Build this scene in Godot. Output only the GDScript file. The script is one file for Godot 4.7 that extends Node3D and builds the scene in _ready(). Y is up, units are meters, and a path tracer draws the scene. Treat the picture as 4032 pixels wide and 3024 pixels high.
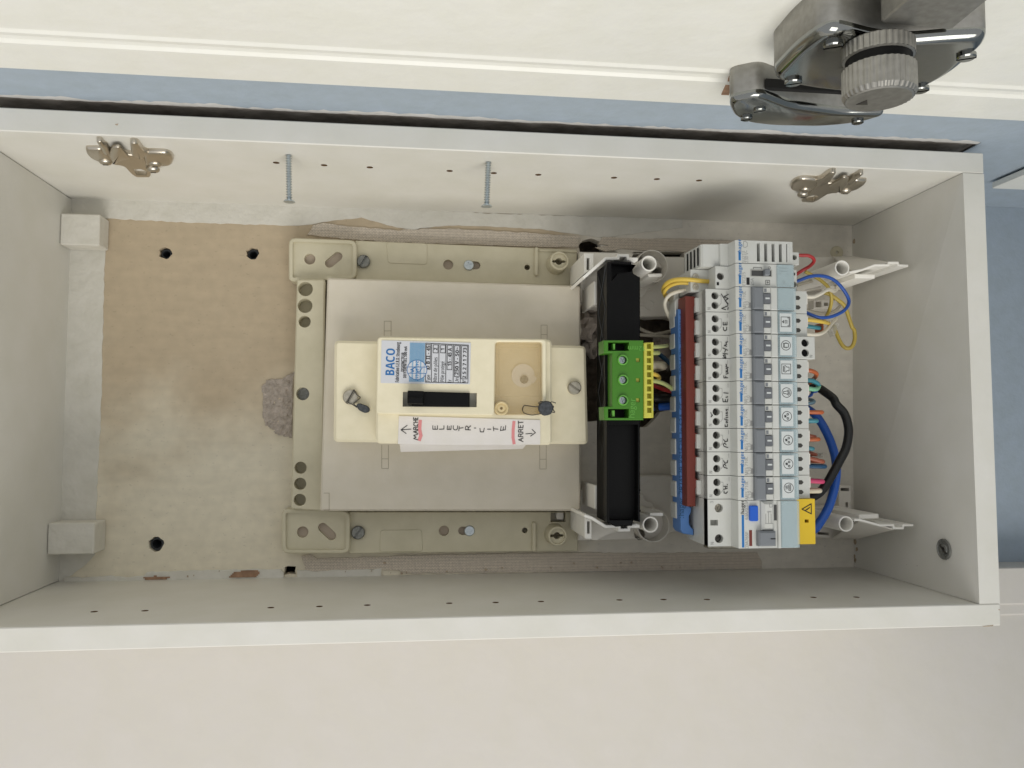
extends Node3D

# An open electrical cabinet: x runs along the cabinet, y across it, z out of the wall. Metres.
const CW := 0.7111     # inner length of the cabinet
const CH := 0.326      # inner height
const CD := 0.1644     # depth
const TH := 0.016      # board thickness
const XZ := Basis(Vector3(1, 0, 0), Vector3(0, 0, 1), Vector3(0, -1, 0))    # a plate drawn in x and z that faces -y
const ZX := Basis(Vector3(1, 0, 0), Vector3(0, 0, -1), Vector3(0, 1, 0))    # the same facing +y, second axis is -z

var M := {}
var taken := {}
var rng := RandomNumberGenerator.new()


func _ready() -> void:
	rng.seed = 7
	var cam := Camera3D.new()
	cam.name = "camera"
	add_child(cam)
	cam.position = Vector3(0.2959, 0.1293, 0.7314)
	cam.rotation = Vector3(0.0548, -0.1178, 0.0033)
	cam.fov = 50.58
	cam.near = 0.02
	cam.far = 20.0
	var we := WorldEnvironment.new()
	we.name = "environment"
	var e := Environment.new()
	e.background_mode = Environment.BG_COLOR
	e.background_color = Color(0.782, 0.785, 0.788)
	e.background_energy_multiplier = 1.0
	e.tonemap_mode = Environment.TONE_MAPPER_LINEAR
	e.tonemap_exposure = 1.0
	e.sdfgi_enabled = true
	e.ssao_enabled = true
	e.ssil_enabled = true
	we.environment = e
	add_child(we)
	# the window of the room, behind the camera and towards the lower edge of the picture
	var win := AreaLight3D.new()
	win.name = "window_light"
	win.area_size = Vector2(2.4, 2.0)
	win.light_energy = 7.0
	win.light_color = Color(1.0, 0.985, 0.95)
	win.shadow_enabled = true
	add_child(win)
	win.look_at_from_position(Vector3(0.6, -2.5, 2.05), Vector3(0.4, 0.2, 0.05), Vector3.UP)
	make_materials()
	build_setting()
	build_cabinet()
	build_lock()
	build_meter_board()
	build_main_breaker()
	build_board_frame()
	build_breakers()
	build_wires()
	build_small()


# ---------------------------------------------------------------- helpers

func v2(a: Array) -> PackedVector2Array:
	var r := PackedVector2Array()
	for i in range(0, a.size(), 2):
		r.append(Vector2(a[i], a[i + 1]))
	return r


func v3(a: Array) -> PackedVector3Array:
	var r := PackedVector3Array()
	for i in range(0, a.size(), 3):
		r.append(Vector3(a[i], a[i + 1], a[i + 2]))
	return r


func begin() -> SurfaceTool:
	var st := SurfaceTool.new()
	st.begin(Mesh.PRIMITIVE_TRIANGLES)
	st.set_smooth_group(-1)
	return st


func done(st: SurfaceTool) -> ArrayMesh:
	st.generate_normals()
	return st.commit()


func tri(st: SurfaceTool, a: Vector3, b: Vector3, c: Vector3) -> void:    # counter-clockwise seen from outside
	for p: Vector3 in [a, c, b]:
		st.set_uv(Vector2(p.x, p.y))
		st.add_vertex(p)


func quad(st: SurfaceTool, a: Vector3, b: Vector3, c: Vector3, d: Vector3) -> void:
	tri(st, a, b, c)
	tri(st, a, c, d)


func area2(p: PackedVector2Array) -> float:
	var s := 0.0
	for i in p.size():
		s += p[i].cross(p[(i + 1) % p.size()])
	return s * 0.5


func ccw(p: PackedVector2Array, want := true) -> PackedVector2Array:
	var r := p.duplicate()
	if (area2(r) > 0.0) != want:
		r.reverse()
	return r


func inset(p: PackedVector2Array, d: float) -> PackedVector2Array:    # p counter-clockwise
	var r := PackedVector2Array()
	var n := p.size()
	for i in n:
		var e0 := (p[i] - p[(i + n - 1) % n]).normalized()
		var e1 := (p[(i + 1) % n] - p[i]).normalized()
		var n0 := Vector2(-e0.y, e0.x)
		var n1 := Vector2(-e1.y, e1.x)
		var m := n0 + n1
		if m.length() < 0.2:
			m = n0
		m = m.normalized()
		r.append(p[i] + m * d / maxf(0.45, m.dot(n0)))
	return r


func pieces(poly: PackedVector2Array, holes: Array) -> Array:    # cut a sheet with holes into simple pieces
	if holes.is_empty():
		return [poly]
	var h: PackedVector2Array = holes[0]
	var cx := 0.0
	for p in h:
		cx += p.x / h.size()
	var out := []
	for side in 2:
		var half := rr(cx - 9000.0, -9000.0, cx, 9000.0) if side == 0 else rr(cx, -9000.0, cx + 9000.0, 9000.0)
		var parts: Array = Array(Geometry2D.intersect_polygons(poly, half), TYPE_NIL, "", null)
		var rest := []
		for k in holes.size():
			var lo := 1e9
			var hi := -1e9
			for p: Vector2 in holes[k]:
				lo = minf(lo, p.x)
				hi = maxf(hi, p.x)
			if lo <= cx and hi >= cx:
				var cut := []
				for q in parts:
					for c: PackedVector2Array in Geometry2D.clip_polygons(q, holes[k]):
						if area2(c) > 0.0:
							cut.append(c)
						else:
							rest.append(ccw(c))    # it lay wholly inside
				parts = cut
			elif (hi < cx) == (side == 0):
				rest.append(holes[k])
		for q: PackedVector2Array in parts:
			var mine := []
			for k: PackedVector2Array in rest:
				if Geometry2D.is_point_in_polygon(k[0], q):
					mine.append(k)
			out.append_array(pieces(q, mine))
	return out


func cap(outline: PackedVector2Array, holes: Array) -> PackedVector2Array:    # triangles of a sheet with holes, counter-clockwise
	var mm := Transform2D(0.0, Vector2(1000, 1000), 0.0, Vector2.ZERO)
	var hs := []
	for h in holes:
		hs.append(mm * ccw(h))
	var out := PackedVector2Array()
	for q: PackedVector2Array in pieces(mm * ccw(outline), hs):
		var t := Geometry2D.triangulate_polygon(q)
		if t.is_empty():
			var m := Vector2.ZERO
			for p in q:
				m += p / q.size()
			for i in q.size():
				out.append_array([m / 1000.0, q[i] / 1000.0, q[(i + 1) % q.size()] / 1000.0])
		for i in range(0, t.size(), 3):
			var a := q[t[i]] / 1000.0
			var b := q[t[i + 1]] / 1000.0
			var c := q[t[i + 2]] / 1000.0
			out.append_array([a, b, c] if (b - a).cross(c - a) > 0.0 else [a, c, b])
	return out


func add_plate(st: SurfaceTool, outline: PackedVector2Array, holes: Array, z0: float, z1: float, bev := 0.0, back := false, xf := Transform3D()) -> void:
	var o := ccw(outline)
	var top := inset(o, bev) if bev > 0.0 else o
	while bev > 0.0 and Geometry2D.triangulate_polygon(Transform2D(0.0, Vector2(1000, 1000), 0.0, Vector2.ZERO) * top).is_empty():
		bev = bev * 0.6 if bev > 0.0001 else 0.0    # a bevel too wide for its corners
		top = inset(o, bev) if bev > 0.0 else o
	var n := o.size()
	for i in n:
		var j := (i + 1) % n
		var a := xf * Vector3(o[i].x, o[i].y, z0)
		var b := xf * Vector3(o[j].x, o[j].y, z0)
		var c := xf * Vector3(o[j].x, o[j].y, z1 - bev)
		var d := xf * Vector3(o[i].x, o[i].y, z1 - bev)
		quad(st, a, b, c, d)
		if bev > 0.0:
			quad(st, d, c, xf * Vector3(top[j].x, top[j].y, z1), xf * Vector3(top[i].x, top[i].y, z1))
	for hh in holes:
		var h := ccw(hh, false)
		for i in h.size():
			var j := (i + 1) % h.size()
			quad(st, xf * Vector3(h[i].x, h[i].y, z0), xf * Vector3(h[j].x, h[j].y, z0), xf * Vector3(h[j].x, h[j].y, z1), xf * Vector3(h[i].x, h[i].y, z1))
	var t := cap(top, holes)
	for i in range(0, t.size(), 3):
		tri(st, xf * Vector3(t[i].x, t[i].y, z1), xf * Vector3(t[i + 1].x, t[i + 1].y, z1), xf * Vector3(t[i + 2].x, t[i + 2].y, z1))
	if back:
		t = cap(o, holes)
		for i in range(0, t.size(), 3):
			tri(st, xf * Vector3(t[i + 2].x, t[i + 2].y, z0), xf * Vector3(t[i + 1].x, t[i + 1].y, z0), xf * Vector3(t[i].x, t[i].y, z0))


func add_dome(st: SurfaceTool, outline: PackedVector2Array, z0: float, z1: float, r: float, steps := 5, xf := Transform3D()) -> void:    # a plate whose upper edge is a soft quarter round
	var o := ccw(outline)
	var prev := o
	var zp := z0
	st.set_smooth_group(0)
	for k in steps + 1:
		var a := PI / 2 * k / steps
		var ring := inset(o, r * (1.0 - cos(a))) if k > 0 else o
		var zz := z1 - r + r * sin(a)
		for i in o.size():
			var j := (i + 1) % o.size()
			quad(st, xf * Vector3(prev[i].x, prev[i].y, zp), xf * Vector3(prev[j].x, prev[j].y, zp), xf * Vector3(ring[j].x, ring[j].y, zz), xf * Vector3(ring[i].x, ring[i].y, zz))
		prev = ring
		zp = zz
	var t := cap(prev, [])
	for i in range(0, t.size(), 3):
		tri(st, xf * Vector3(t[i].x, t[i].y, z1), xf * Vector3(t[i + 1].x, t[i + 1].y, z1), xf * Vector3(t[i + 2].x, t[i + 2].y, z1))
	st.set_smooth_group(-1)


func dome(outline: PackedVector2Array, z0: float, z1: float, r: float, steps := 5, xf := Transform3D()) -> ArrayMesh:
	var st := begin()
	add_dome(st, outline, z0, z1, r, steps, xf)
	return done(st)


func plate(outline: PackedVector2Array, holes: Array, z0: float, z1: float, bev := 0.0, back := false, xf := Transform3D()) -> ArrayMesh:
	var st := begin()
	add_plate(st, outline, holes, z0, z1, bev, back, xf)
	return done(st)


func rr(x0: float, y0: float, x1: float, y1: float, r := 0.0, seg := 4) -> PackedVector2Array:
	var lo := Vector2(minf(x0, x1), minf(y0, y1))
	var hi := Vector2(maxf(x0, x1), maxf(y0, y1))
	if r <= 0.0:
		return PackedVector2Array([lo, Vector2(hi.x, lo.y), hi, Vector2(lo.x, hi.y)])
	var p := PackedVector2Array()
	var cs := [Vector2(hi.x - r, lo.y + r), Vector2(hi.x - r, hi.y - r), Vector2(lo.x + r, hi.y - r), Vector2(lo.x + r, lo.y + r)]
	for k in 4:
		for i in seg + 1:
			var a := -PI / 2 + k * PI / 2 + i * PI / 2 / seg
			p.append(cs[k] + Vector2(cos(a), sin(a)) * r)
	return p


func rrv(a: Vector2, b: Vector2, r := 0.0) -> PackedVector2Array:
	return rr(a.x, a.y, b.x, b.y, r)


func rounded(p: PackedVector2Array, r: float, seg := 3) -> PackedVector2Array:    # round the corners of any outline
	var o := ccw(p)
	var q := PackedVector2Array()
	var n := o.size()
	for i in n:
		var a := o[(i + n - 1) % n]
		var b := o[i]
		var c := o[(i + 1) % n]
		var d := minf(r, minf(a.distance_to(b), b.distance_to(c)) * 0.45)
		var s := b + (a - b).normalized() * d
		var t := b + (c - b).normalized() * d
		for k in seg + 1:
			var u := float(k) / seg
			q.append(s.lerp(b, u).lerp(b.lerp(t, u), u))
	return q


func circ(c: Vector2, r: float, n := 20) -> PackedVector2Array:
	var p := PackedVector2Array()
	for i in n:
		p.append(c + Vector2(cos(TAU * i / n), sin(TAU * i / n)) * r)
	return p


func slot(a: Vector2, b: Vector2, r: float) -> PackedVector2Array:
	var p := PackedVector2Array()
	var t := (b - a).angle()
	for i in 9:
		var g := t - PI / 2 + PI * i / 8
		p.append(b + Vector2(cos(g), sin(g)) * r)
	for i in 9:
		var g := t + PI / 2 + PI * i / 8
		p.append(a + Vector2(cos(g), sin(g)) * r)
	return p


func ragged(p: PackedVector2Array, amp: float, step: float, sd: int) -> PackedVector2Array:    # torn outline
	var g := RandomNumberGenerator.new()
	g.seed = sd
	var q := PackedVector2Array()
	for i in p.size():
		var a := p[i]
		var b := p[(i + 1) % p.size()]
		var n := maxi(1, int(a.distance_to(b) / step))
		for k in n:
			q.append(a.lerp(b, float(k) / n) + Vector2(g.randf_range(-1, 1), g.randf_range(-1, 1)) * amp)
	return q


func band(pts: PackedVector2Array, w: float) -> PackedVector2Array:    # a strip of width w along a line
	var l := PackedVector2Array()
	var r := PackedVector2Array()
	var n := pts.size()
	for i in n:
		var d0 := (pts[i] - pts[maxi(i - 1, 0)]).normalized()
		var d1 := (pts[mini(i + 1, n - 1)] - pts[i]).normalized()
		var d := (d0 + d1).normalized()
		var nn := Vector2(-d.y, d.x)
		var k := w * 0.5 / maxf(0.5, nn.dot(Vector2(-d1.y, d1.x) if i < n - 1 else Vector2(-d0.y, d0.x)))
		l.append(pts[i] + nn * k)
		r.append(pts[i] - nn * k)
	r.reverse()
	l.append_array(r)
	return l


func add_stroke(st: SurfaceTool, pts: PackedVector2Array, w: float, z: float) -> void:
	for i in pts.size() - 1:
		var a := pts[i]
		var b := pts[i + 1]
		var d := (b - a).normalized()
		a -= d * w * 0.3
		b += d * w * 0.3
		var nn := Vector2(-d.y, d.x) * w * 0.5
		var h := z + (i % 2) * 0.00003
		quad(st, Vector3(a.x - nn.x, a.y - nn.y, h), Vector3(b.x - nn.x, b.y - nn.y, h), Vector3(b.x + nn.x, b.y + nn.y, h), Vector3(a.x + nn.x, a.y + nn.y, h))


func strokes(lines: Array, w: float, z: float) -> ArrayMesh:
	var st := begin()
	var k := 0
	for l in lines:
		add_stroke(st, l, w, z + (k % 5) * 0.00006)
		k += 1
	return done(st)


func cbox(lo: Vector3, hi: Vector3, b: float) -> ArrayMesh:    # box with all edges chamfered, closed
	var st := begin()
	var c := (lo + hi) * 0.5
	var h := ((hi - lo) * 0.5).abs()
	b = minf(b, minf(h.x, minf(h.y, h.z)) * 0.9)
	var P := func(sx: int, sy: int, sz: int, ax: int) -> Vector3:
		var s := Vector3(sx, sy, sz)
		var v := h - Vector3(b, b, b)
		v[ax] = h[ax]
		return c + s * v
	for ax in 3:
		for s in [-1, 1]:
			var u := (ax + 1) % 3
			var w := (ax + 2) % 3
			var q := []
			for k in [[-1, -1], [1, -1], [1, 1], [-1, 1]]:
				var sg := [0, 0, 0]
				sg[ax] = s
				sg[u] = k[0]
				sg[w] = k[1]
				q.append(P.call(sg[0], sg[1], sg[2], ax))
			if s > 0:
				quad(st, q[0], q[1], q[2], q[3])
			else:
				quad(st, q[3], q[2], q[1], q[0])
	for ax in 3:    # edges along ax
		var u := (ax + 1) % 3
		var w := (ax + 2) % 3
		for su in [-1, 1]:
			for sw in [-1, 1]:
				var q := []
				for k in [[-1, u], [1, u], [1, w], [-1, w]]:
					var sg := [0, 0, 0]
					sg[ax] = k[0]
					sg[u] = su
					sg[w] = sw
					q.append(P.call(sg[0], sg[1], sg[2], k[1]))
				if su * sw > 0:
					quad(st, q[3], q[2], q[1], q[0])
				else:
					quad(st, q[0], q[1], q[2], q[3])
	for sx in [-1, 1]:
		for sy in [-1, 1]:
			for sz in [-1, 1]:
				var a: Vector3 = P.call(sx, sy, sz, 0)
				var b2: Vector3 = P.call(sx, sy, sz, 1)
				var c2: Vector3 = P.call(sx, sy, sz, 2)
				if sx * sy * sz > 0:
					tri(st, a, b2, c2)
				else:
					tri(st, c2, b2, a)
	return done(st)


func slab(q: PackedVector3Array, t: float) -> ArrayMesh:    # a quad of any lie with thickness t
	var st := begin()
	var n := (q[1] - q[0]).cross(q[2] - q[0]).normalized() * t * 0.5
	var a := []
	var b := []
	for p in q:
		a.append(p + n)
		b.append(p - n)
	for i in range(1, q.size() - 1):
		tri(st, a[0], a[i], a[i + 1])
		tri(st, b[0], b[i + 1], b[i])
	for i in q.size():
		var j := (i + 1) % q.size()
		quad(st, b[i], b[j], a[j], a[i])
	return done(st)


func smooth_path(p: PackedVector3Array, sub := 6) -> PackedVector3Array:
	var r := PackedVector3Array()
	for i in p.size() - 1:
		var a := p[maxi(i - 1, 0)]
		var d := p[mini(i + 2, p.size() - 1)]
		for k in sub:
			r.append(p[i].cubic_interpolate(p[i + 1], a, d, float(k) / sub))
	r.append(p[p.size() - 1])
	return r


func add_tube(st: SurfaceTool, path: PackedVector3Array, r: float, n := 10, r_end := -1.0) -> void:
	st.set_smooth_group(0)
	var rings := []
	var x := Vector3(0.13, 0.31, 0.94)
	for i in path.size():
		var d := (path[mini(i + 1, path.size() - 1)] - path[maxi(i - 1, 0)]).normalized()
		x = x - d * x.dot(d)
		if x.length() < 0.02:
			x = Vector3(0.9, 0.2, 0.1) - d * Vector3(0.9, 0.2, 0.1).dot(d)
		x = x.normalized()
		var y := d.cross(x)
		var rad := r if r_end < 0.0 else lerpf(r, r_end, float(i) / (path.size() - 1))
		var ring := []
		for k in n:
			ring.append(path[i] + (x * cos(TAU * k / n) + y * sin(TAU * k / n)) * rad)
		rings.append(ring)
	for i in rings.size() - 1:
		for k in n:
			var j := (k + 1) % n
			quad(st, rings[i][k], rings[i][j], rings[i + 1][j], rings[i + 1][k])
	st.set_smooth_group(-1)
	for k in range(1, n - 1):
		tri(st, rings[0][0], rings[0][k + 1], rings[0][k])
		tri(st, rings[-1][0], rings[-1][k], rings[-1][k + 1])


func tube(path: PackedVector3Array, r: float, n := 10) -> ArrayMesh:
	var st := begin()
	add_tube(st, path, r, n)
	return done(st)


func add_lathe(st: SurfaceTool, prof: PackedVector2Array, n := 24, xf := Transform3D(), soft := false) -> void:    # (radius, height) from below to above, round z
	for i in prof.size() - 1:
		st.set_smooth_group(i + 1 if not soft else 0)
		for k in n:
			var a := TAU * k / n
			var b := TAU * (k + 1) / n
			var p := prof[i]
			var q := prof[i + 1]
			quad(st, xf * Vector3(p.x * cos(a), p.x * sin(a), p.y), xf * Vector3(p.x * cos(b), p.x * sin(b), p.y), xf * Vector3(q.x * cos(b), q.x * sin(b), q.y), xf * Vector3(q.x * cos(a), q.x * sin(a), q.y))
	st.set_smooth_group(-1)


func lathe(prof: Array, n := 24, xf := Transform3D(), soft := false) -> ArrayMesh:
	var st := begin()
	add_lathe(st, v2(prof), n, xf, soft)
	return done(st)


func screw_head(c: Vector3, r: float, h: float, kind: String, turn: float, xf := Transform3D()) -> ArrayMesh:    # a round head with a real slot or cross
	var st := begin()
	var f := xf * Transform3D(Basis(Vector3(0, 0, 1), turn), c)
	var w := r * 0.16
	var hole: PackedVector2Array
	if kind == "slot":
		hole = rr(-r * 0.97, -w, r * 0.97, w)
	else:
		w = r * 0.15
		var l := r * 0.58
		hole = v2([-w, -w, -w, -l, w, -l, w, -w, l, -w, l, w, w, w, w, l, -w, l, -w, w, -l, w, -l, -w])
	add_plate(st, circ(Vector2.ZERO, r, 24), [hole], 0.0, h, r * 0.14, false, f)
	add_plate(st, circ(Vector2.ZERO, r * 0.98, 24), [], -0.0005, h * 0.35, 0.0, false, f)
	return done(st)


func lettering(s: String, h: float, at: Vector3, turn: float, bold := false, long := 0.0) -> ArrayMesh:    # flat print; h is the height of a capital
	var f := SystemFont.new()
	f.font_names = PackedStringArray(["Droid Sans"])
	f.font_weight = 700 if bold else 400
	var t := TextMesh.new()
	t.font = f
	t.text = s
	t.font_size = 32
	t.pixel_size = h / 23.0
	t.depth = 0.0
	t.curve_step = 2.0
	var fit := long / maxf(t.get_aabb().size.x, 1e-5) if long > 0.0 else 1.0    # squeezed or spread to this length
	var st := SurfaceTool.new()
	st.append_from(t, 0, Transform3D(Basis(Vector3(0, 0, 1), turn) * Basis.from_scale(Vector3(fit, 1, 1)), at))
	return st.commit()


func numbered(called: String) -> String:
	if not taken.has(called):
		taken[called] = 0
		return called
	taken[called] += 1
	return "%s_%03d" % [called, taken[called]]


func thing(called: String, label: String, category: String, at := Vector3.ZERO, group := "") -> Node3D:
	var o := Node3D.new()
	o.name = numbered(called)
	add_child(o)
	o.position = at
	tag(o, label, category, group)
	return o


func tag(o: Node, label: String, category: String, group := "") -> void:
	o.set_meta("label", label)
	o.set_meta("category", category)
	if group:
		o.set_meta("group", group)


func struct(called: String, mesh: Mesh, mat: Material, label := "") -> MeshInstance3D:
	var o := MeshInstance3D.new()
	o.name = numbered(called)
	o.mesh = mesh
	o.material_override = mat
	o.set_meta("kind", "structure")
	if label:
		o.set_meta("label", label)
	add_child(o)
	return o


func part(parent: Node3D, called: String, mesh: Mesh, mat: Material, label := "") -> MeshInstance3D:    # mesh in the parent's own axes
	var o := MeshInstance3D.new()
	o.name = called
	o.mesh = mesh
	o.material_override = mat
	if label:
		o.set_meta("label", label)
	parent.add_child(o, true)
	return o


func wpart(parent: Node3D, called: String, mesh: Mesh, mat: Material, label := "") -> MeshInstance3D:    # mesh in the scene's axes
	var o := part(parent, called, mesh, mat, label)
	o.position = -parent.position if parent.get_parent() == self else Vector3.ZERO
	return o


func single(called: String, label: String, category: String, mesh: Mesh, mat: Material, group := "") -> MeshInstance3D:
	var o := MeshInstance3D.new()
	o.name = numbered(called)
	o.mesh = mesh
	o.material_override = mat
	add_child(o)
	tag(o, label, category, group)
	return o


# ---------------------------------------------------------------- materials

var tones := {}

func tone(lo: float, scale: float, kind := 0, oct := 4) -> Texture2D:    # mottled grey between lo and 1
	var key := "%s %s %s %s" % [lo, scale, kind, oct]
	if tones.has(key):
		return tones[key]
	var n := FastNoiseLite.new()
	n.seed = 11 + tones.size()
	n.noise_type = FastNoiseLite.TYPE_SIMPLEX_SMOOTH if kind == 0 else FastNoiseLite.TYPE_CELLULAR
	n.frequency = scale
	n.fractal_octaves = oct
	var t := NoiseTexture2D.new()
	t.width = 512
	t.height = 512
	t.seamless = true
	t.noise = n
	var g := Gradient.new()
	g.set_color(0, Color(lo, lo, lo * 0.985))
	g.set_color(1, Color(1, 1, 1))
	t.color_ramp = g
	tones[key] = t
	return t


func bumps(scale: float, strength: float) -> Texture2D:
	var key := "b %s %s" % [scale, strength]
	if tones.has(key):
		return tones[key]
	var n := FastNoiseLite.new()
	n.seed = 31 + tones.size()
	n.noise_type = FastNoiseLite.TYPE_SIMPLEX_SMOOTH
	n.frequency = scale
	n.fractal_octaves = 3
	var t := NoiseTexture2D.new()
	t.width = 512
	t.height = 512
	t.seamless = true
	t.as_normal_map = true
	t.bump_strength = strength
	t.noise = n
	tones[key] = t
	return t


func mat(c: Color, rough := 0.5, metal := 0.0, mottle := 0.0, per := 8.0, bump := 0.0, bump_per := 30.0) -> StandardMaterial3D:
	var m := StandardMaterial3D.new()
	m.albedo_color = c
	m.roughness = rough
	m.metallic = metal
	m.cull_mode = BaseMaterial3D.CULL_DISABLED
	if mottle > 0.0:
		m.albedo_texture = tone(1.0 - mottle, 0.012)
		m.uv1_triplanar = true
		m.uv1_world_triplanar = true
		m.uv1_scale = Vector3.ONE * per
	if bump > 0.0:
		m.normal_enabled = true
		m.normal_texture = bumps(0.03, 4.0)
		m.normal_scale = bump
		m.uv1_triplanar = true
		m.uv1_world_triplanar = true
		m.uv1_scale = Vector3.ONE * (per if mottle > 0.0 else bump_per)
	return m


func c8(r: int, g: int, b: int) -> Color:
	return Color8(r, g, b)


func make_materials() -> void:
	M.melamine = mat(c8(224, 222, 216), 0.42, 0.0, 0.03, 3.0, 0.06)
	M.chip = mat(c8(110, 84, 56), 0.9)
	M.gloss_white = mat(c8(240, 239, 233), 0.33, 0.0, 0.02, 4.0, 0.12)
	M.wall_white = mat(c8(211, 206, 200), 0.6, 0.0, 0.012, 3.0, 0.06)
	M.blue = mat(c8(168, 180, 193), 0.75, 0.0, 0.04, 8.0, 0.2)
	M.old_wall = mat(c8(176, 167, 160), 0.95, 0.0, 0.3, 6.0, 0.6)
	M.torn_paint = mat(c8(222, 220, 218), 0.8, 0.0, 0.1, 8.0, 0.4)
	M.plaster = mat(c8(222, 219, 211), 0.9, 0.0, 0.06, 5.0, 0.5)
	M.rubble = mat(c8(204, 192, 182), 0.97, 0.0, 0.25, 20.0, 1.0)
	M.brown_wood = mat(c8(176, 140, 114), 0.85, 0.0, 0.3, 14.0)
	M.cream = mat(c8(211, 204, 180), 0.5, 0.0, 0.05, 6.0, 0.08)
	M.cover = mat(c8(222, 214, 199), 0.55, 0.0, 0.03, 6.0, 0.08)
	M.ivory = mat(c8(243, 234, 207), 0.4, 0.0, 0.035, 10.0, 0.06)
	M.ivory_tan = mat(c8(226, 206, 160), 0.45, 0.0, 0.06, 9.0)
	M.drab = mat(c8(150, 140, 118), 0.8)  # drab tone for scored lines and key slot floors
	M.hole_grey = mat(c8(186, 172, 156), 0.8)
	M.zinc = mat(c8(200, 194, 180), 0.45, 0.6, 0.15, 40.0)
	M.zinc_bright = mat(c8(196, 204, 208), 0.34, 0.85)
	M.dull_screw = mat(c8(150, 151, 148), 0.5, 0.6, 0.2, 60.0)
	M.nickel = mat(c8(202, 194, 180), 0.28, 0.95)
	M.dark_metal = mat(c8(86, 84, 80), 0.35, 0.8)
	M.chrome = mat(c8(150, 152, 151), 0.12, 1.0, 0.03, 30.0)
	M.matte_metal = mat(c8(172, 170, 165), 0.40, 0.85, 0.14, 26.0)
	M.lead = mat(c8(92, 96, 102), 0.6, 0.5, 0.3, 60.0, 0.5)
	M.black = mat(c8(13, 13, 14), 0.42, 0.0, 0.1, 20.0)
	M.black.metallic_specular = 0.3
	M.black_wire = mat(c8(22, 23, 24), 0.4)
	M.shade_black = mat(c8(16, 15, 14), 0.95)  # near-black that paints the shade inside openings, slots and bores
	M.white_plastic = mat(c8(228, 224, 216), 0.45)
	M.white_bright = mat(c8(245, 243, 237), 0.4)
	M.module = mat(c8(205, 206, 203), 0.45, 0.0, 0.02, 9.0)
	M.module_dark = mat(c8(170, 170, 164), 0.5)
	M.toggle = mat(c8(122, 126, 131), 0.45)
	M.toggle_dark = mat(c8(104, 107, 112), 0.45)
	M.cavity = mat(c8(150, 136, 120), 0.98, 0.0, 0.3, 12.0, 0.8)
	M.dirt = mat(c8(104, 96, 84), 0.9)
	M.residue = mat(c8(192, 174, 152), 0.9, 0.0, 0.2, 30.0)
	M.seam = mat(c8(40, 40, 40), 0.8)
	M.print_grey = mat(c8(150, 150, 148), 0.6)
	M.print_dark = mat(c8(70, 70, 70), 0.6)
	M.ink = mat(c8(30, 29, 30), 0.6)
	M.ink_blue = mat(c8(30, 110, 176), 0.5)
	M.label_blue = mat(c8(112, 166, 205), 0.5)
	M.paper = mat(c8(236, 231, 228), 0.75, 0.0, 0.02, 10.0)
	M.plate_white = mat(c8(214, 216, 222), 0.3)
	M.red_ink = mat(c8(228, 146, 148), 0.7)
	M.green = mat(c8(64, 124, 26), 0.42)
	M.green_light = mat(c8(104, 172, 70), 0.42)
	M.yellow_green = mat(c8(208, 204, 84), 0.45)
	M.comb_blue = mat(c8(84, 128, 190), 0.45)
	M.comb_brown = mat(c8(112, 48, 38), 0.42)
	M.button_blue = mat(c8(30, 92, 196), 0.4)
	M.yellow_cover = mat(c8(222, 188, 44), 0.42)
	M.icon_paper = mat(c8(208, 213, 213), 0.55)
	var t := mat(c8(190, 214, 222), 0.16)
	t.transparency = BaseMaterial3D.TRANSPARENCY_ALPHA
	t.albedo_color = Color(0.74, 0.83, 0.86, 0.34)
	M.clear_blue = t
	t = mat(c8(214, 190, 140), 0.2)
	t.transparency = BaseMaterial3D.TRANSPARENCY_ALPHA
	t.albedo_color = Color(0.86, 0.75, 0.52, 0.20)
	M.amber = t
	t = mat(c8(214, 216, 210), 0.12)
	t.transparency = BaseMaterial3D.TRANSPARENCY_ALPHA
	t.albedo_color = Color(0.85, 0.85, 0.82, 0.35)
	M.clear = t
	var wires := {"red": [172, 48, 50], "blue": [38, 82, 164], "blue_thick": [36, 88, 176], "yellow": [222, 190, 84], "olive": [186, 164, 76], "white": [228, 222, 206], "grey": [176, 170, 156], "orange": [186, 98, 56], "teal": [70, 142, 158], "green": [132, 196, 158], "brown": [158, 88, 66], "navy": [28, 76, 112], "pink": [214, 74, 120], "cream": [226, 216, 192], "earth": [176, 184, 120], "slate": [112, 140, 156]}
	for k in wires:
		M["wire_" + k] = mat(c8(wires[k][0], wires[k][1], wires[k][2]), 0.4)
	M.cloth = cloth_material()
	M.board = board_material()


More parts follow.
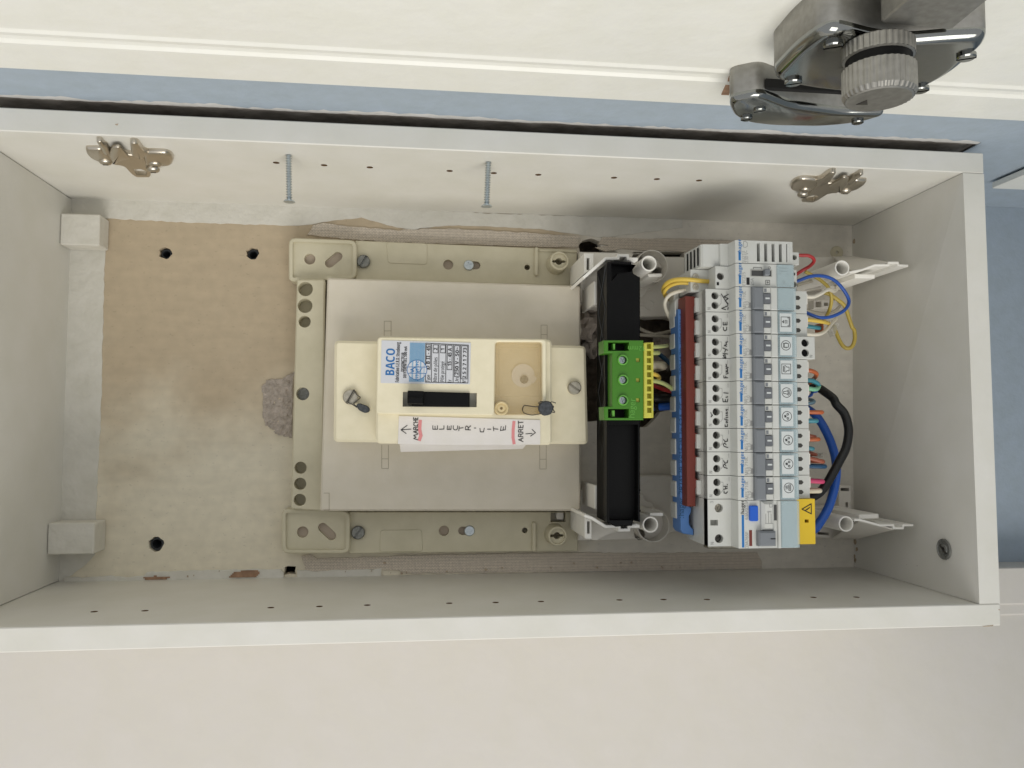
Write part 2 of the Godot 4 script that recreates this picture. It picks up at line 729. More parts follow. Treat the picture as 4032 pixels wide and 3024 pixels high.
func cloth_material() -> StandardMaterial3D:    # woven tape: crossing threads as colour and relief
	var n := 256
	var im := Image.create(n, n, false, Image.FORMAT_RGB8)
	var hm := Image.create(n, n, false, Image.FORMAT_RGB8)
	var fn := FastNoiseLite.new()
	fn.frequency = 0.02
	for y in n:
		for x in n:
			var u := x / 16.0 * PI
			var v := y / 16.0 * PI
			var w := 0.5 + 0.5 * sin(u) * sin(v + (PI / 2 if int(x / 16.0) % 2 else 0.0))
			var w2 := 0.5 + 0.5 * sin(u + v) * cos(u - v)
			var h := clampf(0.35 * w + 0.65 * w2 + 0.2 * fn.get_noise_2d(x * 3, y * 3), 0, 1)
			var k := 0.74 + 0.36 * h + 0.06 * fn.get_noise_2d(x, y)
			im.set_pixel(x, y, Color(clampf(k * 0.86, 0, 1), clampf(k * 0.815, 0, 1), clampf(k * 0.755, 0, 1)))
			hm.set_pixel(x, y, Color(h, h, h))
	hm.bump_map_to_normal_map(4.0)
	var m := StandardMaterial3D.new()
	m.albedo_texture = ImageTexture.create_from_image(im)
	m.normal_enabled = true
	m.normal_texture = ImageTexture.create_from_image(hm)
	m.normal_scale = 0.9
	m.roughness = 0.95
	m.cull_mode = BaseMaterial3D.CULL_DISABLED
	m.uv1_scale = Vector3(1.0 / 0.020, 1.0 / 0.020, 1)
	return m


func board_material() -> StandardMaterial3D:    # the old painted wall behind the cabinet: tan paint, grey-green overpaint, stains and scratches
	var w := 1024
	var h := 512
	var im := Image.create(w, h, false, Image.FORMAT_RGB8)
	var a := FastNoiseLite.new()
	a.seed = 3
	a.frequency = 0.006
	a.fractal_octaves = 5
	var b := FastNoiseLite.new()
	b.seed = 8
	b.frequency = 0.05
	b.fractal_octaves = 4
	var s := FastNoiseLite.new()
	s.seed = 21
	s.frequency = 0.03
	s.fractal_octaves = 3
	var tan_c := Color8(190, 174, 149)
	var grey_c := Color8(226, 218, 198)
	var dim_c := Color8(222, 217, 206)
	for j in h:
		for i in w:
			var x := 0.75 * i / w
			var y := 0.36 * j / h - 0.01
			var n := a.get_noise_2d(i, j)
			var g := smoothstep(-0.25, 0.25, (0.140 - y) / 0.30 + 0.5 * (x - 0.10) + n * 0.3)
			var c := tan_c.lerp(grey_c, g)
			c = c.lerp(dim_c, smoothstep(0.42, 0.46, x + 0.02 * n))
			var streak := s.get_noise_2d(i * 0.35, j * 2.2)
			var k := 1.0 + 0.035 * b.get_noise_2d(i, j) + 0.025 * streak
			if b.get_noise_2d(i * 2.0 + 300, j * 6.0) > 0.56:
				k *= 0.93
			im.set_pixel(i, j, Color(clampf(c.r * k, 0, 1), clampf(c.g * k, 0, 1), clampf(c.b * k, 0, 1)))
	var m := StandardMaterial3D.new()
	m.albedo_texture = ImageTexture.create_from_image(im)
	m.roughness = 0.85
	m.cull_mode = BaseMaterial3D.CULL_DISABLED
	m.uv1_scale = Vector3(1.0 / 0.75, 1.0 / 0.36, 1)
	m.uv1_offset = Vector3(0, 0.01 / 0.36, 0)
	return m


# ---------------------------------------------------------------- the place round the cabinet

func wavy_edge(x0: float, x1: float, z: float, amp: float, step: float, sd: int) -> PackedVector2Array:
	var g := RandomNumberGenerator.new()
	g.seed = sd
	var p := PackedVector2Array()
	var n := int((x1 - x0) / step)
	var k := 0.0
	for i in n + 1:
		k = k * 0.7 + g.randf_range(-1, 1) * amp * 0.6
		p.append(Vector2(x0 + (x1 - x0) * i / n, z + k))
	return p


func build_setting() -> void:
	# the wall that runs away from the back of the cabinet, past the upper edge of the picture: it faces -y
	var up := Transform3D(XZ, Vector3.ZERO)
	struct("wall_upper", plate(rr(-0.5, -0.03, 1.5, 0.24), [], -0.41, -0.3520, 0.0, false, up), M.old_wall, "old bare wall in the gap above the cabinet")
	# white undercoat and the blue coat over it, each a thin skin that stops at a ragged edge along the cabinet
	var e1 := wavy_edge(-0.45, 0.7285, 0.1592, 0.0010, 0.003, 5)
	var skin := PackedVector2Array([Vector2(-0.45, 0.245)])
	skin.append_array(e1)
	skin.append_array(PackedVector2Array([Vector2(0.7300, -0.0010), Vector2(1.45, -0.0010), Vector2(1.45, 0.245)]))
	struct("wall_undercoat", plate(skin, [], -0.3530, -0.3508, 0.0, false, up), M.torn_paint, "ragged white edge of old paint above the cabinet")
	var e2 := wavy_edge(-0.45, 0.7265, 0.1655, 0.0034, 0.004, 9)
	skin = PackedVector2Array([Vector2(-0.45, 0.245)])
	skin.append_array(e2)
	skin.append_array(PackedVector2Array([Vector2(0.7275, -0.0008), Vector2(1.45, -0.0008), Vector2(1.45, 0.245)]))
	struct("wall_paint", plate(skin, [], -0.3509, -0.3502, 0.0, false, up), M.blue, "pale blue painted wall between door frame and cabinet")
	# the wall behind
	struct("wall_back", cbox(Vector3(0.7306, -0.75, -0.07), Vector3(1.6, 0.42, -0.0012), 0.0005), M.blue, "blue wall seen beyond the end of the cabinet")
	struct("added_shade_wall", cbox(Vector3(0.915, -0.75, -0.0008), Vector3(0.96, 0.3498, 0.60), 0.0005), M.blue, "unseen blue wall added past the edge of the picture to shade the corner")  # unseen wall, added to shade the blue wall behind
	# hollow masonry behind the boarded wall, closed all round
	var cav := begin()
	add_plate(cav, rr(-0.03, -0.03, 0.7300, 0.3515), [rr(-0.012, -0.012, 0.722, 0.338)], -0.09, -0.0125, 0.0, true)
	add_plate(cav, rr(-0.03, -0.03, 0.7300, 0.3515), [], -0.10, -0.088, 0.0, true)
	struct("wall_cavity", done(cav), M.cavity, "dark hollow behind the holes in the wall")
	# door frame and door leaf, both facing -y; their mouldings are real steps
	var fr := begin()
	var prof := [[0.2258, 0.3519], [0.2263, 0.3436], [0.2277, 0.3421], [0.2592, 0.3421], [0.2611, 0.3409], [0.2641, 0.3409], [0.2660, 0.3426], [0.2709, 0.3433], [0.2729, 0.3413], [0.2768, 0.3409], [0.2793, 0.3421], [0.2979, 0.3421], [0.2979, 0.3853]]
	for i in prof.size() - 1:
		var a: Array = prof[i]
		var b: Array = prof[i + 1]
		quad(fr, Vector3(-0.6, a[1], a[0]), Vector3(1.7, a[1], a[0]), Vector3(1.7, b[1], b[0]), Vector3(-0.6, b[1], b[0]))
	struct("door_frame", done(fr), M.gloss_white, "white moulded door frame along the upper edge")
	var door := thing("door", "white gloss painted door carrying the metal rim lock, upper edge of the picture", "door", Vector3(0.3, 0.342, 0.5))
	wpart(door, "leaf", cbox(Vector3(-0.6, 0.3401, 0.2960), Vector3(1.7, 0.385, 0.47), 0.0015), M.gloss_white)
	# white panelled board along the lower edge
	var lw := begin()
	for seg: Array in [[-0.7, 0.7312, -0.0168], [0.7312, 1.7, 0.0021]]:
		var pr := [[-0.014, seg[2]], [0.0292, seg[2]], [0.0300, seg[2] - 0.0008], [0.0300, -0.0303], [0.0293, -0.0316], [0.0278, -0.0322], [0.0278, -0.0404], [0.0270, -0.0418], [0.0254, -0.0424], [0.0254, -0.9]]
		for i in pr.size() - 1:
			var a: Array = pr[i]
			var b: Array = pr[i + 1]
			quad(lw, Vector3(seg[0], a[1], a[0]), Vector3(seg[0], b[1], b[0]), Vector3(seg[1], b[1], b[0]), Vector3(seg[1], a[1], a[0]))
	quad(lw, Vector3(0.7312, -0.0168, -0.014), Vector3(0.7312, -0.0168, 0.0292), Vector3(0.7312, 0.0021, 0.0292), Vector3(0.7312, 0.0021, -0.014))
	struct("wall_lower", done(lw), M.wall_white, "white panelled wall below the cabinet")
	# a white board on the blue wall at the far corner
	var bd := thing("skirting_board", "short white board fixed to the blue wall past the cabinet's top corner", "board", Vector3(0.86, 0.352, 0.1))
	wpart(bd, "board", cbox(Vector3(0.8000, 0.3426, 0.0783), Vector3(0.913, 0.3482, 0.214), 0.0005), M.gloss_white)
	wpart(bd, "packing", cbox(Vector3(0.83, 0.3480, 0.100), Vector3(0.912, 0.3503, 0.205), 0.0001), M.gloss_white)
	# the wall seen through the open back of the cabinet
	var holes := []
	holes.append(ragged(circ(Vector2(0.0781, 0.2807), 0.0052, 14), 0.0008, 0.002, 4))
	holes.append(ragged(circ(Vector2(0.1517, 0.2824), 0.0056, 14), 0.0008, 0.002, 5))
	holes.append(ragged(circ(Vector2(0.0767, 0.0296), 0.0062, 14), 0.0008, 0.002, 6))
	holes.append(ragged(v2([0.1835, 0.0016, 0.1839, 0.0082, 0.1875, 0.0098, 0.1934, 0.0091, 0.194, 0.0021]), 0.0006, 0.003, 7))
	holes.append(v2([0.226, 0.0027, 0.2294, 0.0037, 0.235, 0.0031, 0.2385, 0.0013, 0.2322, 0.0009]))
	holes.append(ragged(v2([0.4441, 0.2984, 0.4479, 0.3034, 0.4559, 0.3054, 0.4638, 0.3034, 0.4648, 0.2975, 0.4698, 0.2942, 0.4819, 0.2936, 0.4819, 0.2926, 0.4461, 0.292]), 0.0006, 0.004, 8))
	holes.append(v2([0.4939, 0.2928, 0.4975, 0.2943, 0.5101, 0.2944, 0.5244, 0.295, 0.5448, 0.2954, 0.5448, 0.2909, 0.5253, 0.2903, 0.5172, 0.2921]))
	holes.append(ragged(v2([0.4458, 0.2456, 0.4614, 0.2409, 0.502, 0.2323, 0.5349, 0.2324, 0.5383, 0.1464, 0.5199, 0.1453, 0.5076, 0.1314, 0.5015, 0.1304, 0.4622, 0.1371, 0.4462, 0.136]), 0.0012, 0.008, 9))
	var o := struct("wall_board", plate(rr(-0.014, -0.014, 0.725, 0.34), holes, -0.012, 0.0), M.board, "stained tan and grey painted wall inside the cabinet")
	# plastic plugs left in the drilled holes
	for p: Array in [[Vector2(0.0781, 0.2807), 0.0046], [Vector2(0.1517, 0.2824), 0.005], [Vector2(0.0767, 0.0296), 0.0056]]:
		var c: Vector2 = p[0]
		var r: float = p[1]
		part(o, "wall_plug", lathe([r * 0.98, -0.03, r * 0.98, -0.0035, r * 0.72, -0.003, r * 0.6, -0.012, 0.0001, -0.022], 12, Transform3D(Basis(), Vector3(c.x, c.y, 0))), M.lead)
	# white paint border round the wall, a ragged skin
	var border := v2([-0.006, -0.006])
	border = v2([-0.0034, 0.3279, 0.2281, 0.3267, 0.5435, 0.3258, 0.4472, 0.3103, 0.4428, 0.3087])
	border = v2([-0.0086, 0.3304, 0.1067, 0.3293, 0.228, 0.3274, 0.3526, 0.3258, 0.5435, 0.3265, 0.5434, 0.3185, 0.4676, 0.3066, 0.4428, 0.3087, 0.4025, 0.3129, 0.3668, 0.3134, 0.3246, 0.3137, 0.2899, 0.3081, 0.2692, 0.3116, 0.2459, 0.3176, 0.2282, 0.3156, 0.1944, 0.3088, 0.1863, 0.3083, 0.1072, 0.3084, 0.0277, 0.3096, 0.0283, 0.2697, 0.0284, 0.2242, 0.0288, 0.1777, 0.0291, 0.1238, 0.028, 0.1176, 0.0287, 0.1163, 0.0277, 0.0862, 0.0277, 0.0524, 0.0272, 0.0213, 0.0212, 0.0137, -0.0004, -0.0027, -0.0024, 0.0604, -0.0026, 0.1445])
	part(o, "paint_border", plate(ragged(border, 0.0005, 0.004, 12), [], -0.0005, 0.0008, 0.0002), M.plaster)
	# plaster shelf along the lower edge with chipped spots
	part(o, "plaster_edge", plate(ragged(v2([0.0045, -0.0011, 0.0043, 0.0033, 0.0222, 0.0029, 0.0413, 0.0038, 0.0533, 0.0026, 0.0678, 0.0034, 0.0701, 0.0065, 0.0932, 0.0069, 0.1239, 0.0072, 0.1512, 0.0077, 0.18, 0.0072, 0.1838, 0.0039, 0.184, -0.0051]), 0.0005, 0.004, 13), [], -0.0005, 0.0025, 0.0004), M.plaster)
	part(o, "plaster_edge", plate(ragged(v2([0.1953, -0.004, 0.1951, 0.0062, 0.2116, 0.0047, 0.2345, 0.0058, 0.259, 0.0059, 0.267, 0.0063, 0.2671, -0.0054]), 0.0005, 0.004, 14), [], -0.0005, 0.0022, 0.0004), M.plaster)
	part(o, "chipped_spot", rough_patch(v2([0.1385, 0.0013, 0.1421, 0.0056, 0.1502, 0.0066, 0.1626, 0.0067, 0.1649, 0.0044, 0.1603, 0.0009, 0.1466, 0.0009]), 0.0032, 0.0006, 15), M.brown_wood)
	part(o, "chipped_spot", rough_patch(v2([0.067, 0.0017, 0.0706, 0.0025, 0.0778, 0.0034, 0.0876, 0.0022, 0.0943, 0.0019, 0.0852, 0.0005, 0.0707, 0.0003]), 0.0032, 0.0006, 16), M.brown_wood)
	# rough plaster laid bare beside the meter board
	part(o, "bare_plaster", rough_patch(v2([0.1893, 0.1779, 0.1795, 0.1726, 0.167, 0.1712, 0.1621, 0.1657, 0.1636, 0.1522, 0.163, 0.1401, 0.1665, 0.1314, 0.1758, 0.126, 0.1712, 0.1267, 0.1767, 0.1232, 0.1891, 0.1205, 0.1889, 0.1705]), 0.0012, 0.0022, 17), M.rubble)
	# lumps of rubble in the opening behind the cables
	for q: Array in [[Vector3(0.4535, 0.2274, -0.02), 0.011], [Vector3(0.4565, 0.2403, -0.024), 0.008], [Vector3(0.5337, 0.2061, -0.03), 0.012], [Vector3(0.4662, 0.2113, -0.04), 0.009]]:
		part(o, "rubble_lump", lump(q[0], q[1], 30 + int(q[1] * 1e4)), M.rubble)
	# strips of woven tape stuck over the joints
	part(o, "woven_tape", plate(ragged(v2([0.1986, 0.3005, 0.204, 0.3091, 0.2124, 0.3115, 0.242, 0.3089, 0.2791, 0.3071, 0.3006, 0.3093, 0.3369, 0.3102, 0.4033, 0.3085, 0.4441, 0.3068, 0.4441, 0.2965, 0.3634, 0.2959, 0.2649, 0.2965, 0.2422, 0.2972]), 0.0005, 0.004, 18), [], -0.0004, 0.0016), M.cloth)
	part(o, "woven_tape", plate(ragged(v2([0.4625, 0.3013, 0.4665, 0.3071, 0.4895, 0.3066, 0.546, 0.3078, 0.6359, 0.3069, 0.6357, 0.2935, 0.5459, 0.2955, 0.5198, 0.2957, 0.4996, 0.2958, 0.487, 0.2969, 0.4785, 0.2951, 0.4694, 0.2938, 0.459, 0.2971, 0.4665, 0.2982, 0.4725, 0.2994, 0.4625, 0.3001]), 0.0004, 0.004, 19), [], -0.0004, 0.0016), M.cloth)
	part(o, "woven_tape", plate(ragged(v2([0.1981, 0.0183, 0.2053, 0.0196, 0.2115, 0.0154, 0.2963, 0.0174, 0.4405, 0.0179, 0.472, 0.0166, 0.6122, 0.0152, 0.6164, 0.0066, 0.6164, 0.0005, 0.4719, 0.0007, 0.2964, 0.0017, 0.2824, 0.0039, 0.26, 0.0062, 0.2351, 0.0039, 0.2035, 0.0039]), 0.0005, 0.004, 20), [], -0.0004, 0.0016), M.cloth)
	part(o, "plug_washer", lathe([0.0061, 0.0, 0.0061, 0.0012, 0.0056, 0.0016, 0.0016, 0.0016, 0.0015, -0.003, 0.0001, -0.004], 20, Transform3D(Basis(), Vector3(0.6961, 0.2993, 0))), M.cream)


func rough_patch(outline: PackedVector2Array, z: float, amp: float, sd: int) -> ArrayMesh:    # broken surface: a fine grid of uneven heights inside an outline
	var n := FastNoiseLite.new()
	n.seed = sd
	n.frequency = 160.0
	n.fractal_octaves = 4
	var st := begin()
	var lo := outline[0]
	var hi := outline[0]
	for p in outline:
		lo = lo.min(p)
		hi = hi.max(p)
	var s := 0.0012
	var hgt := func(x: float, y: float) -> float: return z + amp * n.get_noise_2d(x, y)
	for j in int((hi.y - lo.y) / s) + 1:
		for i in int((hi.x - lo.x) / s) + 1:
			var x := lo.x + i * s
			var y := lo.y + j * s
			var c := Vector2(x + s / 2, y + s / 2)
			if not Geometry2D.is_point_in_polygon(c, outline):
				continue
			quad(st, Vector3(x, y, hgt.call(x, y)), Vector3(x + s, y, hgt.call(x + s, y)), Vector3(x + s, y + s, hgt.call(x + s, y + s)), Vector3(x, y + s, hgt.call(x, y + s)))
	return done(st)


func lump(c: Vector3, r: float, sd: int) -> ArrayMesh:
	var n := FastNoiseLite.new()
	n.seed = sd
	n.frequency = 60.0
	n.fractal_octaves = 3
	var st := begin()
	var P := func(i: int, j: int) -> Vector3:
		var a := TAU * i / 18.0
		var b := PI * j / 10.0
		var d := Vector3(sin(b) * cos(a), cos(b) * 1.4, sin(b) * sin(a))
		return c + d * r * (1.0 + 0.8 * n.get_noise_3dv(c + d * 0.012))
	for i in 18:
		for j in 10:
			quad(st, P.call(i, j), P.call((i + 1) % 18, j), P.call((i + 1) % 18, j + 1), P.call(i, j + 1))
	return done(st)


# ---------------------------------------------------------------- cabinet

func drilled(parent: Node3D, called: String, lo: Vector3, hi: Vector3, spots: Array, label := "") -> void:
	var c := CSGCombiner3D.new()
	c.name = called
	parent.add_child(c, true)
	c.position = -parent.position
	var b := CSGMesh3D.new()
	b.name = "body"
	b.mesh = cbox(lo, hi, 0.0007)
	b.material = M.melamine
	c.add_child(b, true)
	for s: Vector3 in spots:
		var k := CSGCylinder3D.new()
		k.name = "bore"
		k.radius = 0.0025
		k.height = 0.02
		k.sides = 14
		k.operation = CSGShape3D.OPERATION_SUBTRACTION
		k.material = M.chip
		c.add_child(k, true)
		k.position = s
	if label:
		c.set_meta("label", label)


func build_cabinet() -> void:
	var cab := thing("wall_cabinet", "open white melamine cabinet without its door, holding the electrical panel", "cabinet", Vector3(0.35, -0.016, 0.0))
	var top_spots := [Vector3(0.1912, 0.326, 0.1207), Vector3(0.2259, 0.326, 0.1194), Vector3(0.2597, 0.326, 0.1187), Vector3(0.3199, 0.326, 0.1179), Vector3(0.3539, 0.326, 0.117), Vector3(0.3886, 0.326, 0.1172), Vector3(0.4486, 0.326, 0.1175), Vector3(0.4829, 0.326, 0.1184), Vector3(0.517, 0.326, 0.1192)]
	drilled(cab, "panel", Vector3(-0.016, CH, 0.0), Vector3(0.7273, CH + TH, CD), top_spots)
	var low_spots := [Vector3(0.0731, 0, 0.1224), Vector3(0.1074, 0, 0.123), Vector3(0.1937, 0, 0.1219), Vector3(0.2279, 0, 0.1214), Vector3(0.2621, 0, 0.1207), Vector3(0.322, 0, 0.1203), Vector3(0.3564, 0, 0.121), Vector3(0.3905, 0, 0.1211), Vector3(0.4505, 0, 0.1218), Vector3(0.4843, 0, 0.1236), Vector3(0.5173, 0, 0.1269), Vector3(0.6021, 0, 0.1279), Vector3(0.6358, 0, 0.1305)]
	drilled(cab, "panel", Vector3(-0.016, -TH, 0.0), Vector3(0.7303, 0.0, CD), low_spots)
	wpart(cab, "panel", cbox(Vector3(-0.016, 0.0003, 0.0), Vector3(-0.0004, CH - 0.0003, CD), 0.0007), M.melamine)
	# the end panel stands very slightly out of square
	var st := begin()
	var f := v3([0.7079, 0.0003, 0.0, 0.7125, CH - 0.0004, 0.0, 0.7098, CH - 0.0004, CD, 0.7135, 0.0003, CD])
	var g := v3([0.7265, 0.0003, 0.0, 0.7270, CH - 0.0004, 0.0, 0.7271, CH - 0.0004, CD, 0.7300, 0.0003, CD])
	quad(st, f[0], f[3], f[2], f[1])
	quad(st, f[3], g[3], g[2], f[2])
	quad(st, g[3], g[0], g[1], g[2])
	quad(st, f[1], f[2], g[2], g[1])
	quad(st, f[0], g[0], g[3], f[3])
	quad(st, g[0], f[0], f[1], g[1])
	wpart(cab, "panel", done(st), M.melamine)
	# wooden blocks that hold it at the far end
	wpart(cab, "corner_block", cbox(Vector3(0.0, Vector3(0.0131, 0.2813, 0.02).y, 0.001), Vector3(Vector3(0.0311, 0.2995, 0.022).x, Vector3(0.013, 0.3078, 0.022).y, 0.022), 0.0009), M.plaster, "white painted block in the upper corner")
	wpart(cab, "corner_block", cbox(Vector3(0.0, Vector3(0.0185, 0.0258, 0.026).y, 0.001), Vector3(Vector3(0.0359, 0.05, 0.026).x, Vector3(0.0177, 0.0512, 0.026).y, 0.026), 0.0009), M.plaster, "white painted block in the lower corner")
	# cam fitting sunk in the end panel
	var c := Vector3(0.7115, 0.0353, 0.1282)
	var xf := Transform3D(Basis(Vector3(0, 0, -1), Vector3(0, 1, 0), Vector3(-1, 0, 0)), c)
	var cam := wpart(cab, "cam_fitting", lathe([0.0082, 0.0, 0.0081, 0.0012, 0.0074, 0.0014, 0.0070, 0.0006, 0.0045, 0.0004, 0.0040, 0.0013, 0.0020, 0.0014, 0.0016, 0.0003, 0.0001, 0.0003], 28, xf), M.dull_screw)
	part(cam, "cross_slot", plate(rr(-0.0045, -0.0008, 0.0045, 0.0008), [], 0.0, 0.0016, 0.0, false, xf * Transform3D(Basis(Vector3(0, 0, 1), 0.7), Vector3.ZERO)), M.dark_metal)
	hinge((Vector3(0.0696, 0.3225, 0.1176) + Vector3(0.1043, 0.3225, 0.1177)) * 0.5, 1.0, "nickel hinge plate on the cabinet's upper panel, left end")
	hinge((Vector3(0.6407, 0.3225, 0.118) + Vector3(0.6051, 0.3225, 0.118)) * 0.5, -1.0, "nickel hinge plate on the cabinet's upper panel, right end")
	hanging_screw(Vector3(0.203, 0.326, 0.1397), Vector3(0.1985, 0.3056, 0.1).x - Vector3(0.1974, 0.3056, 0.1).x, 0.0345, "zinc screw driven through the upper panel, nearer the left hinge plate")
	hanging_screw(Vector3(0.3475, 0.326, 0.1425), -0.0012, 0.0335, "zinc screw driven through the upper panel, farther from the left hinge plate")


func hinge(c: Vector3, s: float, label: String) -> void:
	var t := thing("hinge_plate", label, "hinge plate", Vector3(c.x, CH, c.z), "hinge plates")
	var o := (Vector3(0.0696, 0.3225, 0.1176) + Vector3(0.1043, 0.3225, 0.1177)) * 0.5
	var B := func(p: PackedVector2Array, r: float) -> PackedVector2Array:    # drawn for the first plate, mirrored for the second
		var q := PackedVector2Array()
		for v in p:
			q.append(Vector2((v.x - o.x) * s, v.y - o.z))
		return rounded(q, r, 3)
	var xf := Transform3D(XZ, Vector3.ZERO)
	part(t, "wing", dome(B.call(v2([0.0641, 0.1397, 0.0659, 0.1425, 0.0761, 0.1438, 0.0766, 0.1343, 0.0754, 0.1161, 0.0678, 0.1096, 0.0653, 0.1104, 0.0608, 0.1218, 0.0615, 0.1313]), 0.003), 0.0, 0.0034, 0.0022, 4, xf), M.nickel)
	part(t, "wing", dome(B.call(v2([0.1028, 0.1407, 0.1092, 0.1425, 0.1188, 0.1427, 0.1213, 0.1379, 0.1206, 0.1284, 0.1163, 0.117, 0.113, 0.1127, 0.1058, 0.1101, 0.0951, 0.1121]), 0.003), 0.0, 0.0038, 0.0026, 4, xf), M.nickel)
	part(t, "arm", plate(B.call(v2([0.0766, 0.1343, 0.0812, 0.142, 0.0929, 0.1353, 0.1015, 0.1364, 0.0976, 0.1168, 0.0935, 0.1005, 0.0945, 0.0948, 0.0903, 0.0835, 0.0795, 0.0821, 0.0783, 0.0892, 0.0793, 0.1078, 0.077, 0.1108, 0.0731, 0.1114]), 0.002), [B.call(v2([0.084, 0.1022, 0.0894, 0.104, 0.0928, 0.0987, 0.0889, 0.0887, 0.0814, 0.0878]), 0.001)], 0.0, 0.0036, 0.0006, true, xf), M.nickel)
	part(t, "fork", dome(B.call(v2([0.0794, 0.162, 0.0829, 0.1624, 0.0817, 0.1547, 0.0829, 0.151, 0.0809, 0.1419, 0.0782, 0.1334, 0.0759, 0.1342, 0.075, 0.1371, 0.0776, 0.1503]), 0.0015), 0.0, 0.0042, 0.0012, 3, xf), M.nickel)
	part(t, "fork", dome(B.call(v2([0.1014, 0.1618, 0.1042, 0.1628, 0.106, 0.1607, 0.1048, 0.145, 0.1069, 0.1412, 0.1001, 0.13, 0.0966, 0.1275, 0.094, 0.1365, 0.0966, 0.1459]), 0.0015), 0.0, 0.0042, 0.0012, 3, xf), M.nickel)
	part(t, "tongue", dome(B.call(v2([0.0798, 0.1387, 0.0869, 0.1544, 0.0926, 0.1563, 0.0913, 0.1402, 0.0915, 0.131, 0.0847, 0.1275, 0.074, 0.116]), 0.003), 0.003, 0.0052, 0.0010, 3, xf), M.nickel)
	for k: Array in [[Vector3(0.0696, 0.3225, 0.1176), 1], [Vector3(0.1043, 0.3225, 0.1177), 1], [Vector3(0.0986, 0.3225, 0.1035), 0]]:
		var p: Vector3 = k[0]
		var at := xf * Transform3D(Basis(), Vector3((p.x - o.x) * s, p.z - o.z, 0.0))
		var sc := part(t, "screw", lathe([0.0047, 0.0024, 0.0045, 0.0040, 0.0034, 0.0051, 0.0015, 0.0057, 0.0001, 0.0058], 20, at, true), M.nickel)
		part(sc, "cross_slot", plate(rr(-0.0018, -0.0005, 0.0018, 0.0005), [], 0.0045, 0.0060, 0.0, false, at), M.dark_metal)


func hanging_screw(c: Vector3, lean: float, length: float, label: String) -> void:
	var t := thing("wood_screw", label, "screw", c, "screws through the upper panel")
	var down := Transform3D(Basis(Vector3(1, 0, 0), Vector3(0, 0, 1), Vector3(lean / length, -1, 0)), Vector3.ZERO)
	var pr := [0.0004, -0.003]
	var n := 17
	for i in n:
		var z := length * 0.93 * i / n
		pr.append_array([0.00135, z, 0.00225, z + 0.0006, 0.00225, z + 0.00085, 0.00135, z + 0.0013])
	pr.append_array([0.0017, length * 0.93])
	part(t, "thread", lathe(pr, 12, down), M.zinc_bright)
	part(t, "head", lathe([0.0016, length * 0.925, 0.0040, length * 0.985, 0.0041, length, 0.0001, length], 20, down), M.zinc_bright)


# ---------------------------------------------------------------- rim lock and keeper

